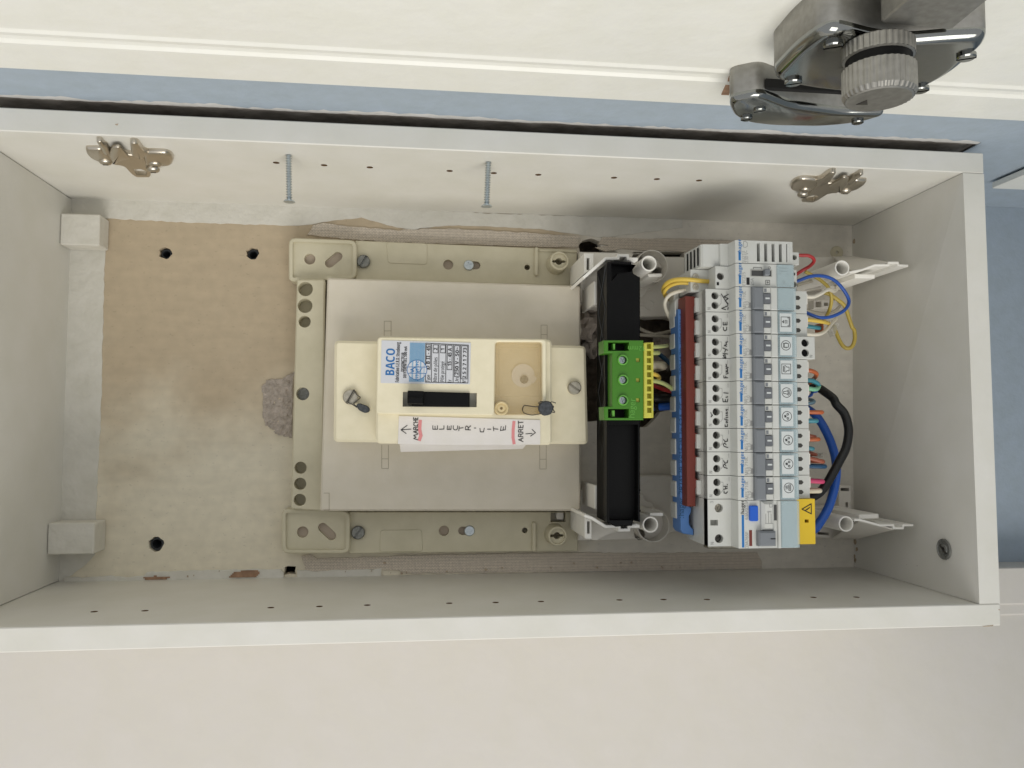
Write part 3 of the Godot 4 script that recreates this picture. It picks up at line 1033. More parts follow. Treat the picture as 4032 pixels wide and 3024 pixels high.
func build_lock() -> void:
	var up := Transform3D(XZ, Vector3.ZERO)
	# keeper on the frame
	var k := thing("lock_keeper", "small chrome keeper of the rim lock, screwed to the white door frame", "lock keeper", Vector3(0.52, 0.346, 0.26))
	var ko := v2([0.4803, 0.2739, 0.4778, 0.283, 0.491, 0.2929, 0.5174, 0.2786, 0.5525, 0.2728, 0.5779, 0.2754, 0.5794, 0.2716, 0.5735, 0.2619, 0.5625, 0.2547, 0.5482, 0.2496, 0.5197, 0.2475, 0.5028, 0.2499, 0.4891, 0.2591])
	ko = rounded(ko, 0.006, 4)
	wpart(k, "case", dome(ko, -0.3436, -0.3259, 0.0001, 1, up), M.matte_metal)
	wpart(k, "face", dome(ko, -0.3260, -0.3215, 0.0032, 6, up), M.chrome)
	wpart(k, "bolt_opening_shade", cbox(Vector3(0.4951, 0.3323, 0.2882), Vector3(0.5478, 0.3264, 0.2901) + Vector3(0, 0, 0.002), 0.0005), M.shade_black)  # solid black box, painted as the shade of the bolt opening
	for p: Vector3 in [Vector3(0.4995, 0.3215, 0.2734), Vector3(0.497, 0.3215, 0.2597), Vector3(0.568, 0.3215, 0.2628)]:
		wpart(k, "screw", screw_head(Vector3.ZERO, 0.0036, 0.0014, "slot", 0.6, Transform3D(XZ, p)), M.chrome)
	# splintered wood where the frame was cut for it
	wpart(k, "splintered_edge", plate(v2([0.4812, 0.2859, 0.4817, 0.2722, 0.4868, 0.2449, 0.4917, 0.2451, 0.4859, 0.2656, 0.4857, 0.2797]), [], -0.3446, -0.3414, 0.0, false, up), M.brown_wood, "bare splintered wood beside the keeper")
	# lock on the door
	var l := thing("rim_lock", "worn chrome rim lock with ribbed knob on the white door", "lock", Vector3(0.53, 0.342, 0.33))
	var lo := rounded(v2([0.4825, 0.3292, 0.4816, 0.3581, 0.4861, 0.3817, 0.5131, 0.3733, 0.53, 0.3722, 0.5513, 0.3792, 0.5651, 0.3822, 0.5708, 0.3733, 0.576, 0.3425, 0.5719, 0.3184, 0.5597, 0.3139, 0.5311, 0.3115, 0.5071, 0.3148, 0.4878, 0.3211]), 0.012, 5)
	wpart(l, "case", dome(lo, -0.3406, -0.3220, 0.0001, 1, up), M.matte_metal)
	var face := wpart(l, "face", dome(lo, -0.3221, -0.3166, 0.0050, 7, up), M.chrome)
	for p: Vector3 in [Vector3(0.4958, 0.3166, 0.3666), Vector3(0.4958, 0.3166, 0.3245), Vector3(0.568, 0.3166, 0.3635), Vector3(0.5693, 0.3166, 0.324)]:
		part(face, "screw", screw_head(Vector3.ZERO, 0.0046, 0.0018, "slot", 0.5, Transform3D(XZ, p)), M.chrome)
	var kc := Vector3(0.5177, 0.3169, 0.3690)
	# knob: two ribbed drums with a dark groove between
	var kn := begin()
	var prof := [[0.0175, 0.0], [0.0188, 0.001], [0.0188, 0.0085], [0.0165, 0.0095], [0.0165, 0.0135], [0.0192, 0.0145], [0.0192, 0.0285], [0.0178, 0.0310], [0.0166, 0.0316], [0.0001, 0.0316]]
	var n := 144
	var kx := Transform3D(XZ.scaled(Vector3.ONE * 0.884), kc)
	for i in prof.size() - 1:
		for j in n:
			var ra := 1.0 - (0.022 if (j / 2) % 2 else 0.0)
			var rb := 1.0 - (0.022 if ((j + 1) / 2) % 2 else 0.0)
			if i == 3 or i == 2 or i > 6:
				ra = 0.98
				rb = 0.98
			var p0: Array = prof[i]
			var p1: Array = prof[i + 1]
			var a := TAU * j / n
			var b := TAU * (j + 1) / n
			quad(kn, kx * Vector3(p0[0] * ra * cos(a), p0[0] * ra * sin(a), p0[1]), kx * Vector3(p0[0] * rb * cos(b), p0[0] * rb * sin(b), p0[1]), kx * Vector3(p1[0] * rb * cos(b), p1[0] * rb * sin(b), p1[1]), kx * Vector3(p1[0] * ra * cos(a), p1[0] * ra * sin(a), p1[1]))
	var knob := wpart(l, "knob", done(kn), M.matte_metal)
	part(knob, "groove_ring", lathe([0.0172, 0.0088, 0.0172, 0.0142], 40, kx), M.black)
	part(knob, "arrow_mark", plate(v2([-0.009, -0.001, -0.0035, 0.0035, -0.003, -0.0035]), [], 0.0314, 0.0319, 0.0, false, kx * Transform3D(Basis(Vector3(0, 0, 1), 0.5), Vector3(-0.002, -0.002, 0))), M.dark_metal)
	# square bar of the bolt, nearer than the case
	wpart(l, "bolt_bar", plate(rounded(v2([0.5099, 0.3835, 0.5475, 0.3811, 0.5456, 0.4149, 0.5106, 0.4205]), 0.002), [], -0.3406, -0.3195, 0.0008, false, up), M.matte_metal)


# ---------------------------------------------------------------- meter board: the cream plastic base on the wall

func cup(c: Vector2, r: float, z0: float, z1: float) -> ArrayMesh:    # floor of a blind hole
	return plate(circ(c, r * 1.02, 18), [], z0, z1)


func build_meter_board() -> void:
	var t := thing("meter_board", "cream plastic mounting board with screw holes, carrying the main breaker", "mounting board", Vector3(0.32, 0.16, 0.0))
	# rails above and below
	var hu := Vector2(0.3234, 0.2751)
	var su := Vector2(0.343, 0.2749)
	var hd := Vector2(0.3945, 0.2746)
	wpart(t, "rail", plate(v2([0.2417, 0.2943, 0.4401, 0.292, 0.4403, 0.2589, 0.2422, 0.2594]), [circ(hu, 0.0045), slot(su, Vector2(0.3486, 0.2751), 0.0036), circ(hd, 0.0026, 12), v2([0.4174, 0.2676, 0.4309, 0.268, 0.4309, 0.2592, 0.4174, 0.2588])], 0.0018, 0.012, 0.0006), M.cream)
	wpart(t, "rail", plate(v2([0.2393, 0.0569, 0.4403, 0.0551, 0.4405, 0.0206, 0.2398, 0.0212]), [circ(Vector2(0.3215, 0.0398), 0.0045), slot(Vector2(0.3375, 0.0396), Vector2(0.3445, 0.0396), 0.0036), circ(Vector2(0.3929, 0.0393), 0.0026, 12), v2([0.416, 0.0568, 0.4295, 0.0567, 0.4295, 0.0463, 0.416, 0.0464])], 0.0018, 0.012, 0.0006), M.cream)
	for c: Vector2 in [hu, Vector2(0.3486, 0.2751), Vector2(0.3215, 0.0398), Vector2(0.3375, 0.0396)]:
		wpart(t, "hole_floor", cup(c, 0.0044, 0.002, 0.0075), M.hole_grey)
	wpart(t, "rail_step", plate(rounded(v2([0.2686, 0.2936, 0.3048, 0.2936, 0.3047, 0.2745, 0.2702, 0.2747]), 0.003), [], 0.0115, 0.0128, 0.0005), M.cream)
	wpart(t, "rail_step", plate(rounded(v2([0.2663, 0.0411, 0.3023, 0.0411, 0.3032, 0.0221, 0.2659, 0.0221]), 0.003), [], 0.0115, 0.0128, 0.0005), M.cream)
	# corner plates with a raised rim
	for k in 2:
		var o := rounded(v2([0.1853, 0.2937, 0.2433, 0.2933, 0.2436, 0.2593, 0.1894, 0.2555, 0.186, 0.2575]), 0.006) if k == 0 else rounded(v2([0.1836, 0.061, 0.2409, 0.0579, 0.2411, 0.0221, 0.1843, 0.023]), 0.006)
		var inr := inset(ccw(o), 0.0033)
		var hc := Vector2(0.2031, 0.276) if k == 0 else Vector2(0.201, 0.0405)
		var hs := slot(Vector2(0.22, 0.2729), Vector2(0.227, 0.2791), 0.0040) if k == 0 else slot(Vector2(0.2178, 0.0441), Vector2(0.2252, 0.0372), 0.0040)
		var cp := wpart(t, "corner_plate", plate(inr, [circ(hc, 0.0048), hs], 0.0018, 0.0152), M.cream)
		part(cp, "hole_floor", cup(hc, 0.0048, 0.002, 0.0105), M.hole_grey)
		part(cp, "hole_floor", plate(hs, [], 0.002, 0.0105), M.hole_grey)
		part(cp, "rim", plate(o, [inr], 0.0018, 0.0180, 0.0008), M.cream)
	# column of holes at the end
	var spots := [[Vector2(0.2013, 0.2479), 0.0062], [Vector2(0.2012, 0.2334), 0.0062], [Vector2(0.2011, 0.2198), 0.0051], [Vector2(0.2005, 0.1582), 0.0055], [Vector2(0.1998, 0.0957), 0.0051], [Vector2(0.1997, 0.0822), 0.0051], [Vector2(0.1996, 0.0687), 0.0051]]
	var holes := []
	for s in spots:
		holes.append(circ(s[0], s[1]))
	var col := wpart(t, "hole_strip", plate(rounded(v2([0.1939, 0.2562, 0.2175, 0.2568, 0.2187, 0.0592, 0.1923, 0.061]), 0.002), holes, 0.0018, 0.026, 0.0012), M.cream)
	for i in spots.size():
		part(col, "hole_floor", cup(spots[i][0], spots[i][1], 0.002, 0.012 if i != 3 else 0.018), M.cream if i != 3 else M.dull_screw)
	for q: Array in [[v2([0.1975, 0.114, 0.2049, 0.114, 0.2048, 0.1174, 0.2008, 0.1174, 0.2008, 0.1208, 0.2047, 0.1208, 0.2047, 0.1228]), 0], [v2([0.2085, 0.1487, 0.2087, 0.1419, 0.2151, 0.1419, 0.215, 0.1488]), 1]]:
		part(col, "moulded_mark", strokes([q[0]], 0.0005, 0.0262), M.cream)
	# cover plate
	var cov := wpart(t, "cover_plate", plate(rounded(v2([0.2214, 0.2548, 0.4368, 0.2533, 0.4366, 0.0592, 0.2184, 0.061]), 0.002), [], 0.0018, 0.044, 0.0015), M.cover)
	for q: PackedVector2Array in [v2([0.2689, 0.2191, 0.2746, 0.2192, 0.2747, 0.207]), v2([0.2689, 0.2191, 0.269, 0.2069]), v2([0.269, 0.2109, 0.2747, 0.211]), v2([0.4022, 0.2182, 0.4075, 0.2183, 0.4075, 0.2058]), v2([0.4022, 0.2182, 0.4022, 0.2064]), v2([0.4022, 0.2101, 0.4075, 0.2102]), v2([0.2681, 0.1151, 0.2683, 0.0958, 0.2738, 0.0957, 0.2735, 0.1151]), v2([0.2682, 0.1038, 0.2737, 0.1038]), v2([0.4012, 0.1152, 0.4013, 0.095, 0.4068, 0.095, 0.4068, 0.1152]), v2([0.4013, 0.1033, 0.4068, 0.1033]), v2([0.2214, 0.0757, 0.2257, 0.0757, 0.2259, 0.0616, 0.2217, 0.0616])]:
		part(cov, "scored_mark", strokes([q], 0.0003, 0.0442), M.drab)
	# ribs and round bosses with key slots at the near end of each rail
	wpart(t, "rib", plate(slot(Vector2(0.4025, 0.2907), Vector2(0.4023, 0.2682), 0.0017), [], 0.011, 0.0165, 0.0008), M.cream)
	wpart(t, "rib", plate(slot(Vector2(0.4008, 0.0453), Vector2(0.4008, 0.0229), 0.0017), [], 0.011, 0.0165, 0.0008), M.cream)
	wpart(t, "rib", plate(slot(Vector2(0.4058, 0.2901), Vector2(0.4393, 0.29), 0.0011), [], 0.011, 0.0138, 0.0006), M.cream)
	for c: Vector3 in [Vector3(0.4209, 0.2777, 0.03), Vector3(0.4193, 0.0362, 0.03)]:
		var z := 0.030
		var b := wpart(t, "boss", lathe([0.0095, 0.011, 0.0088, 0.016, 0.0083, z - 0.0008, 0.0076, z, 0.0068, z, 0.0066, z - 0.004], 30, Transform3D(Basis(), Vector3(c.x, c.y, 0))), M.cream)
		var key := PackedVector2Array()
		for i in 40:
			var a := TAU * (i + 0.5) / 40
			var dx := cos(a)
			var dy := sin(a)
			var rad := 0.0031
			if absf(dy) < 0.16 * 1.6:
				rad = minf(0.0062, 0.0012 / maxf(absf(dy), 0.01))
				rad = maxf(rad, 0.0031)
			key.append(Vector2(c.x + dx * rad, c.y + clampf(dy * rad, -0.0031, 0.0031)))
		part(b, "key_plate", plate(circ(Vector2(c.x, c.y), 0.0067, 30), [key], 0.012, z - 0.0035), M.cream)
		part(b, "key_slot_floor", plate(circ(Vector2(c.x, c.y), 0.0066, 20), [], 0.011, 0.0155), M.drab)
	for c: PackedVector2Array in [v2([0.4225, 0.2654, 0.4296, 0.2656, 0.4296, 0.259, 0.4225, 0.2588]), v2([0.4214, 0.0555, 0.4281, 0.0555, 0.4281, 0.0483, 0.4214, 0.0484])]:
		wpart(t, "catch", plate(rounded(c, 0.002), [], 0.002, 0.011, 0.0006), M.white_plastic)
	# screws
	for c: Array in [[Vector3(0.2491, 0.2753, 0.0132), 0.0058, "slot", 1.05], [Vector3(0.2476, 0.0394, 0.0132), 0.0058, "slot", 1.0]]:
		wpart(t, "screw", screw_head(c[0], c[1], 0.0028, c[2], c[3]), M.dull_screw)
	for c: Array in [[Vector3(0.3417, 0.2749, 0.012), 0.0046, "cross", 0.35], [Vector3(0.3438, 0.0396, 0.012), 0.0046, "cross", 0.2]]:
		wpart(t, "screw", screw_head(c[0], c[1], 0.0016, c[2], c[3]), M.zinc_bright)


# ---------------------------------------------------------------- main breaker

func build_main_breaker() -> void:
	var t := thing("main_breaker", "old ivory main circuit breaker with black lever and handwritten paper strip", "circuit breaker", Vector3(0.334, 0.157, 0.044))
	wpart(t, "flange", plate(rounded(v2([0.2309, 0.1992, 0.4353, 0.1979, 0.4371, 0.1166, 0.2314, 0.1182]), 0.004, 4), [], 0.0442, 0.074, 0.0022), M.ivory)
	wpart(t, "body", plate(rounded(v2([0.2653, 0.2011, 0.399, 0.2014, 0.4042, 0.2003, 0.4047, 0.1163, 0.2652, 0.1173]), 0.004, 4), [v2([0.3594, 0.1971, 0.3961, 0.1976, 0.3962, 0.1408, 0.3592, 0.1406])], 0.0735, 0.088, 0.0016), M.ivory)
	wpart(t, "window_floor", plate(v2([0.3593, 0.1987, 0.3986, 0.1994, 0.3987, 0.1401, 0.3596, 0.1399]), [], 0.0738, 0.0785), M.ivory)
	# raised face with the lever slot
	var slot_o := v2([0.2859, 0.1576, 0.3434, 0.1571, 0.3433, 0.1459, 0.2858, 0.146])
	wpart(t, "face", plate(rounded(v2([0.266, 0.1998, 0.3986, 0.2002, 0.3986, 0.1406, 0.3957, 0.1406, 0.3952, 0.1983, 0.3577, 0.1977, 0.3571, 0.1399, 0.2656, 0.1406]), 0.0025), [slot_o], 0.0875, 0.096, 0.0012), M.ivory)
	wpart(t, "slot_floor", plate(v2([0.2849, 0.1584, 0.3447, 0.1581, 0.3448, 0.1456, 0.2849, 0.1456]), [], 0.0876, 0.0886), M.module_dark)
	var lev := wpart(t, "lever", plate(v2([0.293, 0.158, 0.3377, 0.1571, 0.3376, 0.146, 0.293, 0.1462]), [], 0.0886, 0.0985, 0.0008), M.black)
	part(lev, "grip", plate(rounded(v2([0.2896, 0.1581, 0.3022, 0.1578, 0.3021, 0.1478, 0.2895, 0.148]), 0.001), [], 0.0886, 0.106, 0.0012), M.black)
	part(lev, "grip_step", plate(v2([0.29, 0.1527, 0.3016, 0.1528, 0.3016, 0.148, 0.29, 0.148]), [], 0.105, 0.1085, 0.0006), M.black)
	# amber cover over the wiring window, gone tan with age
	var win := wpart(t, "window_cover", plate(rounded(v2([0.3583, 0.1977, 0.396, 0.198, 0.3961, 0.1401, 0.3579, 0.1399]), 0.003), [], 0.0885, 0.0912, 0.0008, true), M.amber)
	part(win, "moulded_line", strokes([v2([0.3611, 0.1939, 0.3926, 0.1943, 0.3927, 0.1551, 0.3613, 0.1548, 0.3611, 0.1939])], 0.0004, 0.09135), M.amber)
	part(win, "eyelet", lathe([0.0056, 0.0905, 0.0056, 0.0928, 0.0048, 0.0934, 0.0040, 0.0930, 0.0036, 0.0918, 0.0022, 0.0922, 0.0012, 0.0922, 0.0011, 0.089, 0.0001, 0.089], 24, Transform3D(Basis(), Vector3(Vector2(0.3632, 0.1453).x, Vector2(0.3632, 0.1453).y, 0))), M.ivory_tan)
	wpart(t, "setting_dial", plate(circ(Vector2(0.3821, 0.1722), 0.0095, 28), [], 0.0784, 0.0800), M.white_bright)
	wpart(t, "screw", screw_head(Vector3(0.3828, 0.169, 0.08), 0.0033, 0.0018, "slot", 1.3), M.dull_screw)
	wpart(t, "dial_pointer", plate(rounded(v2([0.3871, 0.1689, 0.3905, 0.1723, 0.3936, 0.1698, 0.3901, 0.1655]), 0.0008), [], 0.0799, 0.0812), M.white_bright)
	# type plate with its print
	var tp := wpart(t, "type_plate", plate(rounded(v2([0.2691, 0.1973, 0.3384, 0.1965, 0.3379, 0.1638, 0.2688, 0.1641]), 0.0006), [], 0.0958, 0.0966), M.plate_white, "white and blue type plate of the breaker")
	var z := 0.0968
	var ang := PI / 2 - 0.02
	part(tp, "print", lettering("BACO", 0.0068, Vector3(0.2761, 0.1805, 0.0968), ang, true, 0.0206), M.ink_blue)
	part(tp, "print", lettering("Fabrication S.E.R.D. Strasbourg", 0.0028, Vector3(0.2817, 0.1803, 0.0968), ang, true, 0.0311), M.ink)
	part(tp, "print", lettering("DISJONCTEUR", 0.0020, Vector3(0.2855, 0.1805, 0.0968), ang, true, 0.0149), M.ink)
	part(tp, "print", lettering("DIFFERENTIEL 500 mA", 0.0020, Vector3(0.2875, 0.1805, 0.0968), ang, true, 0.0246), M.ink)
	var lines := []
	var x0 := Vector2(0.2912, 0.1957)
	var x1 := Vector2(0.3024, 0.1956)
	var x2 := Vector2(0.2907, 0.1655)
	for i in 19:
		var d := (x1 - x0) * (i / 18.0)
		lines.append(PackedVector2Array([x0 + d, x2 + d]))
	part(tp, "print", strokes(lines, 0.00042, z), M.label_blue)
	var cc := Vector2(0.2966, 0.1746)
	part(tp, "emblem", plate(circ(cc, 0.0076, 30), [], 0.0966, 0.09695), M.plate_white)
	var em := []
	var ring := circ(cc, 0.0076, 30)
	ring.append(ring[0])
	em.append(ring)
	for off: float in [-0.0027, 0.0022]:
		em.append(PackedVector2Array([cc + Vector2(-0.0070, off), cc + Vector2(0.0070, off)]))
	var sp := PackedVector2Array()
	for i in 24:
		var a := i / 23.0 * TAU * 1.15
		sp.append(cc + Vector2(-0.0035 + 0.0075 * i / 23.0, 0.0018 * sin(a)))
	em.append(sp)
	em.append(PackedVector2Array([cc + Vector2(-0.005, -0.002), cc + Vector2(-0.0022, -0.001), cc + Vector2(-0.005, 0.0), cc + Vector2(-0.0022, 0.0012)]))
	part(tp, "emblem", strokes(em, 0.0004, 0.09705), M.ink_blue)
	part(tp, "emblem", lettering("243", 0.0020, Vector3(0.2966, 0.179, 0.097), ang + PI, true), M.ink_blue)
	part(tp, "emblem", lettering("63-611", 0.0016, Vector3(0.2966, 0.1708, 0.097), ang + PI, true), M.ink_blue)
	# table of ratings
	var tab := [v2([0.3032, 0.1956, 0.3365, 0.1945, 0.3363, 0.1648, 0.3032, 0.1651, 0.3032, 0.1956]), v2([0.3078, 0.1954, 0.3078, 0.165]), v2([0.3135, 0.1951, 0.3134, 0.1649]), v2([0.319, 0.1949, 0.3189, 0.1648]), v2([0.3248, 0.1948, 0.3247, 0.1648]), v2([0.3304, 0.1947, 0.3303, 0.1649])]
	part(tp, "print", strokes(tab, 0.00045, z), M.ink)
	part(tp, "print", lettering("Type", 0.0027, Vector3(0.3054, 0.168, 0.0968), ang, false, 0.0056), M.ink)
	part(tp, "print", lettering("D B II - 45", 0.0027, Vector3(0.3052, 0.1846, 0.0968), ang, true, 0.0180), M.ink)
	part(tp, "print", lettering("Nbre de pôles", 0.0027, Vector3(0.3109, 0.175, 0.0968), ang, false, 0.0190), M.ink)
	part(tp, "print", lettering("2", 0.0027, Vector3(0.3109, 0.1912, 0.0968), ang, true), M.ink)
	part(tp, "print", lettering("Pôle protégé", 0.0027, Vector3(0.3164, 0.1735, 0.0968), ang, false, 0.0157), M.ink)
	part(tp, "print", lettering("1", 0.0027, Vector3(0.3164, 0.1911, 0.0968), ang, true), M.ink)
	part(tp, "print", lettering("Ir", 0.0027, Vector3(0.3221, 0.1661, 0.0968), ang, false), M.ink)
	part(tp, "print", lettering("15 - 45 A", 0.0027, Vector3(0.3219, 0.1849, 0.0968), ang, true, 0.0140), M.ink)
	part(tp, "print", lettering("Un", 0.0027, Vector3(0.3277, 0.1668, 0.0968), ang, false), M.ink)
	part(tp, "print", lettering("250 V - 50~", 0.0027, Vector3(0.3276, 0.1819, 0.0968), ang, true, 0.0216), M.ink)
	part(tp, "print", lettering("N°", 0.0027, Vector3(0.3334, 0.1662, 0.0968), ang, false, 0.0022), M.ink)
	part(tp, "print", lettering("2 5 2 7 1 7 73", 0.0027, Vector3(0.3336, 0.1805, 0.0968), ang, true, 0.0240), M.ink)
	part(tp, "print", strokes([v2([0.3035, 0.1946, 0.3071, 0.1945, 0.3069, 0.1751, 0.3034, 0.1753, 0.3035, 0.1946]), v2([0.3091, 0.1944, 0.3128, 0.1943, 0.3127, 0.188, 0.309, 0.1881, 0.3091, 0.1944]), v2([0.3148, 0.1943, 0.3185, 0.1942, 0.3184, 0.1881, 0.3147, 0.1882, 0.3148, 0.1943]), v2([0.3201, 0.1942, 0.3238, 0.1941, 0.3236, 0.175, 0.3199, 0.1751, 0.3201, 0.1942]), v2([0.3257, 0.194, 0.3296, 0.1939, 0.3294, 0.1696, 0.3256, 0.1697, 0.3257, 0.194]), v2([0.3312, 0.1939, 0.3358, 0.1938, 0.3355, 0.1679, 0.3309, 0.168, 0.3312, 0.1939])], 0.0004, z), M.ink)
	# paper strip with pen writing, its lower part folded under
	var pp := wpart(t, "paper_strip", plate(v2([0.2829, 0.1389, 0.3948, 0.1362, 0.3948, 0.1166, 0.3176, 0.1162, 0.2823, 0.117]), [], 0.0882, 0.0888), M.paper, "white paper strip with pen arrows and words")
	part(pp, "folded_edge", slab(PackedVector3Array([Vector3(0.2838, 0.1168, 0.0885), Vector3(0.3832, 0.1163, 0.0885), Vector3(0.3819, 0.1131, 0.08), Vector3(0.2844, 0.1106, 0.078)]), 0.0003), M.paper)
	part(pp, "folded_edge", slab(PackedVector3Array([Vector3(0.3176, 0.1167, 0.0884), Vector3(0.3733, 0.1164, 0.0884), Vector3(0.3733, 0.1135, 0.074), Vector3(0.3198, 0.1128, 0.074)]), 0.0003), M.paper)
	part(pp, "red_line", strokes([v2([0.2995, 0.1351, 0.2991, 0.1285, 0.3001, 0.1236, 0.299, 0.1202])], 0.0026, 0.0890), M.red_ink)
	part(pp, "red_line", strokes([v2([0.3736, 0.1346, 0.373, 0.1287, 0.3729, 0.1222, 0.3737, 0.1176])], 0.0024, 0.0890), M.red_ink)
	part(pp, "handwriting", strokes([v2([0.2846, 0.128, 0.2925, 0.1286]), v2([0.2894, 0.1315, 0.2846, 0.128, 0.2887, 0.1251]), v2([0.2979, 0.1202, 0.2945, 0.1212, 0.2965, 0.1223, 0.2944, 0.1236, 0.2978, 0.1246]), v2([0.2978, 0.1252, 0.2943, 0.1265, 0.2978, 0.1277]), v2([0.2964, 0.1261, 0.2963, 0.1272]), v2([0.2978, 0.1283, 0.2942, 0.1285, 0.2945, 0.1299, 0.296, 0.1298, 0.296, 0.1285]), v2([0.296, 0.1294, 0.2978, 0.1304]), v2([0.2948, 0.133, 0.2944, 0.1319, 0.2957, 0.1309, 0.2974, 0.1312, 0.2977, 0.1325]), v2([0.2942, 0.1336, 0.2977, 0.134]), v2([0.2942, 0.1354, 0.2977, 0.1358]), v2([0.296, 0.1338, 0.2959, 0.1356]), v2([0.2943, 0.1377, 0.2942, 0.1364, 0.2977, 0.1366, 0.2977, 0.1377]), v2([0.2959, 0.1365, 0.2959, 0.1374])], 0.00055, 0.0891), M.ink)
	part(pp, "handwriting", strokes([v2([0.3094, 0.1314, 0.3094, 0.1285, 0.313, 0.1285, 0.313, 0.1314]), v2([0.3112, 0.1287, 0.3111, 0.131]), v2([0.3144, 0.1285, 0.3181, 0.1287, 0.3181, 0.1314]), v2([0.3209, 0.1314, 0.3206, 0.1284, 0.3236, 0.1284, 0.3238, 0.1314]), v2([0.3221, 0.1286, 0.3222, 0.1308]), v2([0.3254, 0.1314, 0.3254, 0.1292, 0.3264, 0.1281, 0.3279, 0.1281, 0.3288, 0.1292, 0.3288, 0.1314]), v2([0.3298, 0.1274, 0.3301, 0.131]), v2([0.33, 0.1294, 0.3333, 0.1298]), v2([0.3391, 0.1281, 0.335, 0.1283, 0.335, 0.1304, 0.336, 0.1312, 0.337, 0.1304, 0.3372, 0.1283]), v2([0.3372, 0.1296, 0.3393, 0.1314]), v2([0.3419, 0.1296, 0.3434, 0.1296]), v2([0.3465, 0.1295, 0.3468, 0.1266, 0.3494, 0.1266, 0.3499, 0.1295]), v2([0.3524, 0.1287, 0.3552, 0.1287]), v2([0.3575, 0.1274, 0.3571, 0.1307]), v2([0.3573, 0.1291, 0.3609, 0.1287]), v2([0.3634, 0.1311, 0.3628, 0.1277, 0.3667, 0.1283, 0.367, 0.1316]), v2([0.3649, 0.1282, 0.3652, 0.1307])], 0.00055, 0.0891), M.ink)
	part(pp, "handwriting", strokes([v2([0.381, 0.1189, 0.3772, 0.1204, 0.381, 0.1217]), v2([0.3795, 0.1197, 0.3795, 0.121]), v2([0.381, 0.1227, 0.3771, 0.123, 0.3775, 0.125, 0.379, 0.1248, 0.3791, 0.123]), v2([0.3791, 0.1243, 0.381, 0.1255]), v2([0.381, 0.1263, 0.3771, 0.1266, 0.3775, 0.1286, 0.379, 0.1284, 0.3791, 0.1266]), v2([0.3791, 0.1279, 0.3809, 0.1291]), v2([0.3773, 0.132, 0.3771, 0.13, 0.3809, 0.1302, 0.3809, 0.132]), v2([0.3789, 0.1302, 0.3789, 0.1317]), v2([0.3771, 0.1353, 0.3771, 0.1327]), v2([0.3771, 0.134, 0.3809, 0.1342]), v2([0.3831, 0.1251, 0.3883, 0.1255]), v2([0.3881, 0.1286, 0.3909, 0.1261, 0.3869, 0.1233])], 0.00055, 0.0891), M.ink)
	# flange screws
	wpart(t, "screw", screw_head(Vector3(0.2446, 0.1539, 0.074), 0.0062, 0.0034, "slot", 1.0), M.zinc)
	wpart(t, "screw", screw_head(Vector3(0.4251, 0.1629, 0.074), 0.0056, 0.0034, "slot", -0.62), M.zinc)
	# lead seals on their wires
	var s1 := thing("lead_seal", "oval grey lead seal hanging by wire from the breaker's end screw", "lead seal", Vector3(0.2546, 0.145, 0.078), "lead seals")
	wpart(s1, "pellet", plate(rounded(v2([0.2491, 0.1477, 0.2517, 0.149, 0.2579, 0.1469, 0.2598, 0.1447, 0.2594, 0.1422, 0.2561, 0.1411, 0.2511, 0.1434]), 0.003), [], 0.0742, 0.0815, 0.002), M.lead)
	wpart(s1, "wire", tube(smooth_path(v3([0.2472, 0.1596, 0.0785, 0.2496, 0.1557, 0.0795, 0.252, 0.1539, 0.0785, 0.2515, 0.1523, 0.079, 0.2471, 0.1488, 0.0785, 0.2509, 0.1456, 0.0785])), 0.0004, 6), M.dark_metal)
	wpart(s1, "wire", tube(smooth_path(v3([0.2472, 0.1596, 0.0785, 0.2445, 0.1545, 0.0788, 0.2427, 0.15, 0.0785, 0.2459, 0.1481, 0.0785, 0.2497, 0.1456, 0.0785])), 0.0004, 6), M.dark_metal)
	var s2 := thing("lead_seal", "round grey lead seal wired across the amber window of the breaker", "lead seal", Vector3(0.398, 0.1455, 0.097), "lead seals")
	wpart(s2, "pellet", plate(ragged(circ(Vector2(0.3976, 0.1454), 0.0058, 22), 0.0002, 0.001, 3), [], 0.0962, 0.1012, 0.0009), M.lead)
	wpart(s2, "wire", tube(smooth_path(v3([0.3941, 0.1471, 0.0985, 0.3901, 0.1465, 0.0975, 0.3855, 0.1471, 0.0955, 0.3825, 0.1475, 0.0935, 0.381, 0.1472, 0.092, 0.3797, 0.1442, 0.0945, 0.3813, 0.1414, 0.096, 0.387, 0.14, 0.0965, 0.3937, 0.1411, 0.0985])), 0.00042, 6), M.dark_metal)
	wpart(s2, "wire", tube(smooth_path(v3([0.3933, 0.1483, 0.0985, 0.3918, 0.1495, 0.1, 0.3939, 0.1507, 0.1, 0.3982, 0.15, 0.0985])), 0.00042, 6), M.dark_metal)
	wpart(s2, "wire", tube(smooth_path(v3([0.4007, 0.1492, 0.0985, 0.4023, 0.1504, 0.099, 0.4055, 0.1495, 0.0995])), 0.00042, 6), M.dark_metal)
	wpart(s2, "wire", tube(smooth_path(v3([0.4015, 0.1475, 0.0985, 0.4038, 0.1469, 0.0985, 0.4033, 0.1449, 0.0985, 0.4047, 0.1422, 0.0985, 0.4011, 0.1428, 0.0985])), 0.00042, 6), M.dark_metal)


# ---------------------------------------------------------------- white frame of the distribution board, terminal holder

